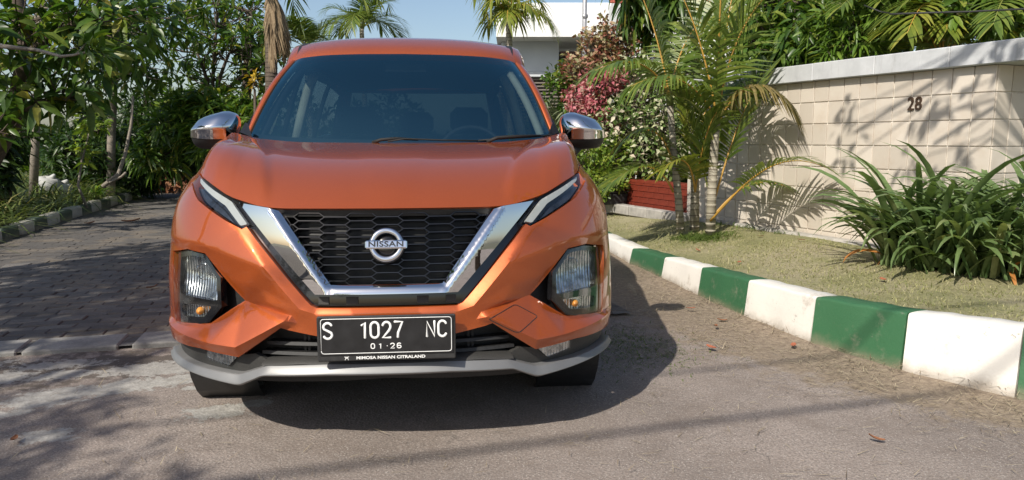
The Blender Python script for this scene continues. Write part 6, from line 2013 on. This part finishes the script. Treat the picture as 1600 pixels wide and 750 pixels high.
    pos = np.stack([X, Y, verge_z(X, Y) - .002], -1); dr = RNG.normal(size=(n, 3)); dr[:, 2] = np.abs(dr[:, 2]) * .8 + .35
    me = blades('grass', pos, dr, RNG.uniform(.012, .036, n) * (1 + .9 * (RNG.uniform(0, 1, n) > .93)), RNG.uniform(.003, .006, n), M['grass_blade'], .35, 2)
    tag(link_mesh('grass', me), 'short dry grass of the lawn behind the kerb', 'grass', kind='stuff')
    # taller weeds round the palm feet and at the wall foot
    P = []
    for c, r, k in (((1.82, 6.62), .16, 420), ((1.62, 6.86), .10, 120), ((1.72, 6.75), .14, 320), ((2.25, 7.0), .16, 90), ((2.45, 6.6), .12, 90), ((2.1, 7.3), .12, 60)):
        q = RNG.normal(size=(k, 2)) * r * .6 + np.array(c); P.append(q)
    P = np.concatenate(P); pos = np.stack([P[:, 0], P[:, 1], verge_z(P[:, 0], P[:, 1])], -1); dr = RNG.normal(size=(len(P), 3)); dr[:, 2] = np.abs(dr[:, 2]) + .6
    tag(link_mesh('weeds', blades('weeds', pos, dr, RNG.uniform(.05, .14, len(P)), RNG.uniform(.005, .010, len(P)), M['weed'], .8, 3)), 'green weeds growing round the palm trunks and wall foot', 'weeds', kind='stuff')
    # greener tuft beside the car
    k = 900; P = RNG.normal(size=(k, 2)) * np.array([.16, .22]) + np.array([.66, 3.85]); pos = np.stack([P[:, 0], P[:, 1], np.full(k, .002)], -1); dr = RNG.normal(size=(k, 3)); dr[:, 2] = np.abs(dr[:, 2]) * .5 + .2
    tag(link_mesh('road_weeds', blades('road_weeds', pos, dr, RNG.uniform(.015, .05, k), RNG.uniform(.003, .006, k), M['weed'], .7, 2)), 'flat green weeds growing through the grit beside the car', 'weeds', kind='stuff')

def build_around():
    """trees and wires that stand outside the picture but shade it and show in the chrome"""
    tree('roadside_tree', 'large roadside tree left of the viewpoint shading the paving', 'tree', None,
         [(-7.0, 2.2, 0), (-6.8, 2.4, 2.5), (-6.5, 2.6, 4.2)], .18, .10,
         [((-5.9, 1.4, 4.8), (1.1, 1.3, .8), 150), ((-5.1, 1.9, 4.9), (.8, 1.0, .6), 75), ((-4.9, .5, 5.0), (.6, .8, .5), 46), ((-5.7, 3.4, 4.7), (1.0, 1.3, .8), 150), ((-5.4, -.3, 5.0), (.8, .9, .7), 80)],
         (.24, .09, 9), M['leaf_broad'], M['bark_dark'], .012, (30, 110), .3, lo=True)
    tree('roadside_tree', 'sparse roadside tree behind the viewpoint throwing leaf shadows on the asphalt', 'tree', None,
         [(-6.6, -3.4, 0), (-6.4, -3.2, 2.4), (-5.8, -2.6, 4.0)], .15, .07,
         [((-4.75, -1.35, 4.2), (.70, .5, .45), 30), ((-5.3, -.9, 4.0), (.7, .5, .5), 34), ((-5.9, -2.4, 4.8), (1.0, 1.0, .8), 60), ((-4.1, -1.9, 4.3), (.5, .4, .3), 12)],
         (.30, .055, 9), M['leaf_mid'], M['bark_dark'], .012, (40, 110), .5, lo=True)
    tree('roadside_tree', 'tall tree behind the viewpoint on the far side of the road', 'tree', None,
         [(-6.0, -9.5, 0), (-6.0, -9.5, 2.6), (-5.8, -9.3, 4.2)], .2, .1,
         [((-5.8, -9.3, 4.4), (2.0, 1.6, 1.6), 160), ((-8.5, -8.8, 3.8), (1.8, 1.5, 1.6), 130), ((-3.2, -11.5, 3.4), (1.6, 1.4, 1.5), 110)],
         (.30, .12, 8), M['leaf_broad'], M['bark_dark'], .014, (30, 110), .3, lo=True)
    tree('roadside_tree', 'tree with a long bare bough over the right kerb behind the viewpoint', 'tree', None,
         [(5.2, -1.0, 0), (5.0, -.8, 2.6), (4.6, -.3, 4.2)], .15, .07,
         [((1.75, 2.75, 4.1), (.30, .30, .45), 9), ((1.55, 3.05, 3.6), (.22, .22, .30), 6), ((2.2, 2.3, 4.3), (.35, .3, .35), 9), ((1.15, 3.5, 3.9), (.15, .15, .30), 4), ((4.6, -.8, 5.2), (1.3, 1.3, .9), 110), ((6.0, .2, 4.6), (1.2, 1.2, 1.0), 90)],
         (.13, .055, 7), M['leaf_mid'], M['bark_dark'], .010, (40, 120), .5, lo=True)
    for k, (off, r) in enumerate(((0, .020), (.55, .014))):
        a = Vector((-3.8 - off * .4, -3.1 + off, 6.0)); d = Vector((1.82, .55, 0)).normalized()
        pts = [a + d * s + Vector((0, 0, .010 * (s - 2) ** 2 * .3)) for s in np.linspace(-16, 16, 24)]
        mb = MB(); mb.tube(pts, r, 6); o = mb.build('overhead_wire', M['cable'])
        tag(o, ('thick' if k == 0 else 'thin') + ' overhead wire strung across the road behind the viewpoint', 'wire')
env_mats()
build_setting()
build_car()
build_wall()
build_planter()
build_houses()
build_palms()
build_strap()
build_right_plants()
build_left_plants()
build_litter()
build_around()
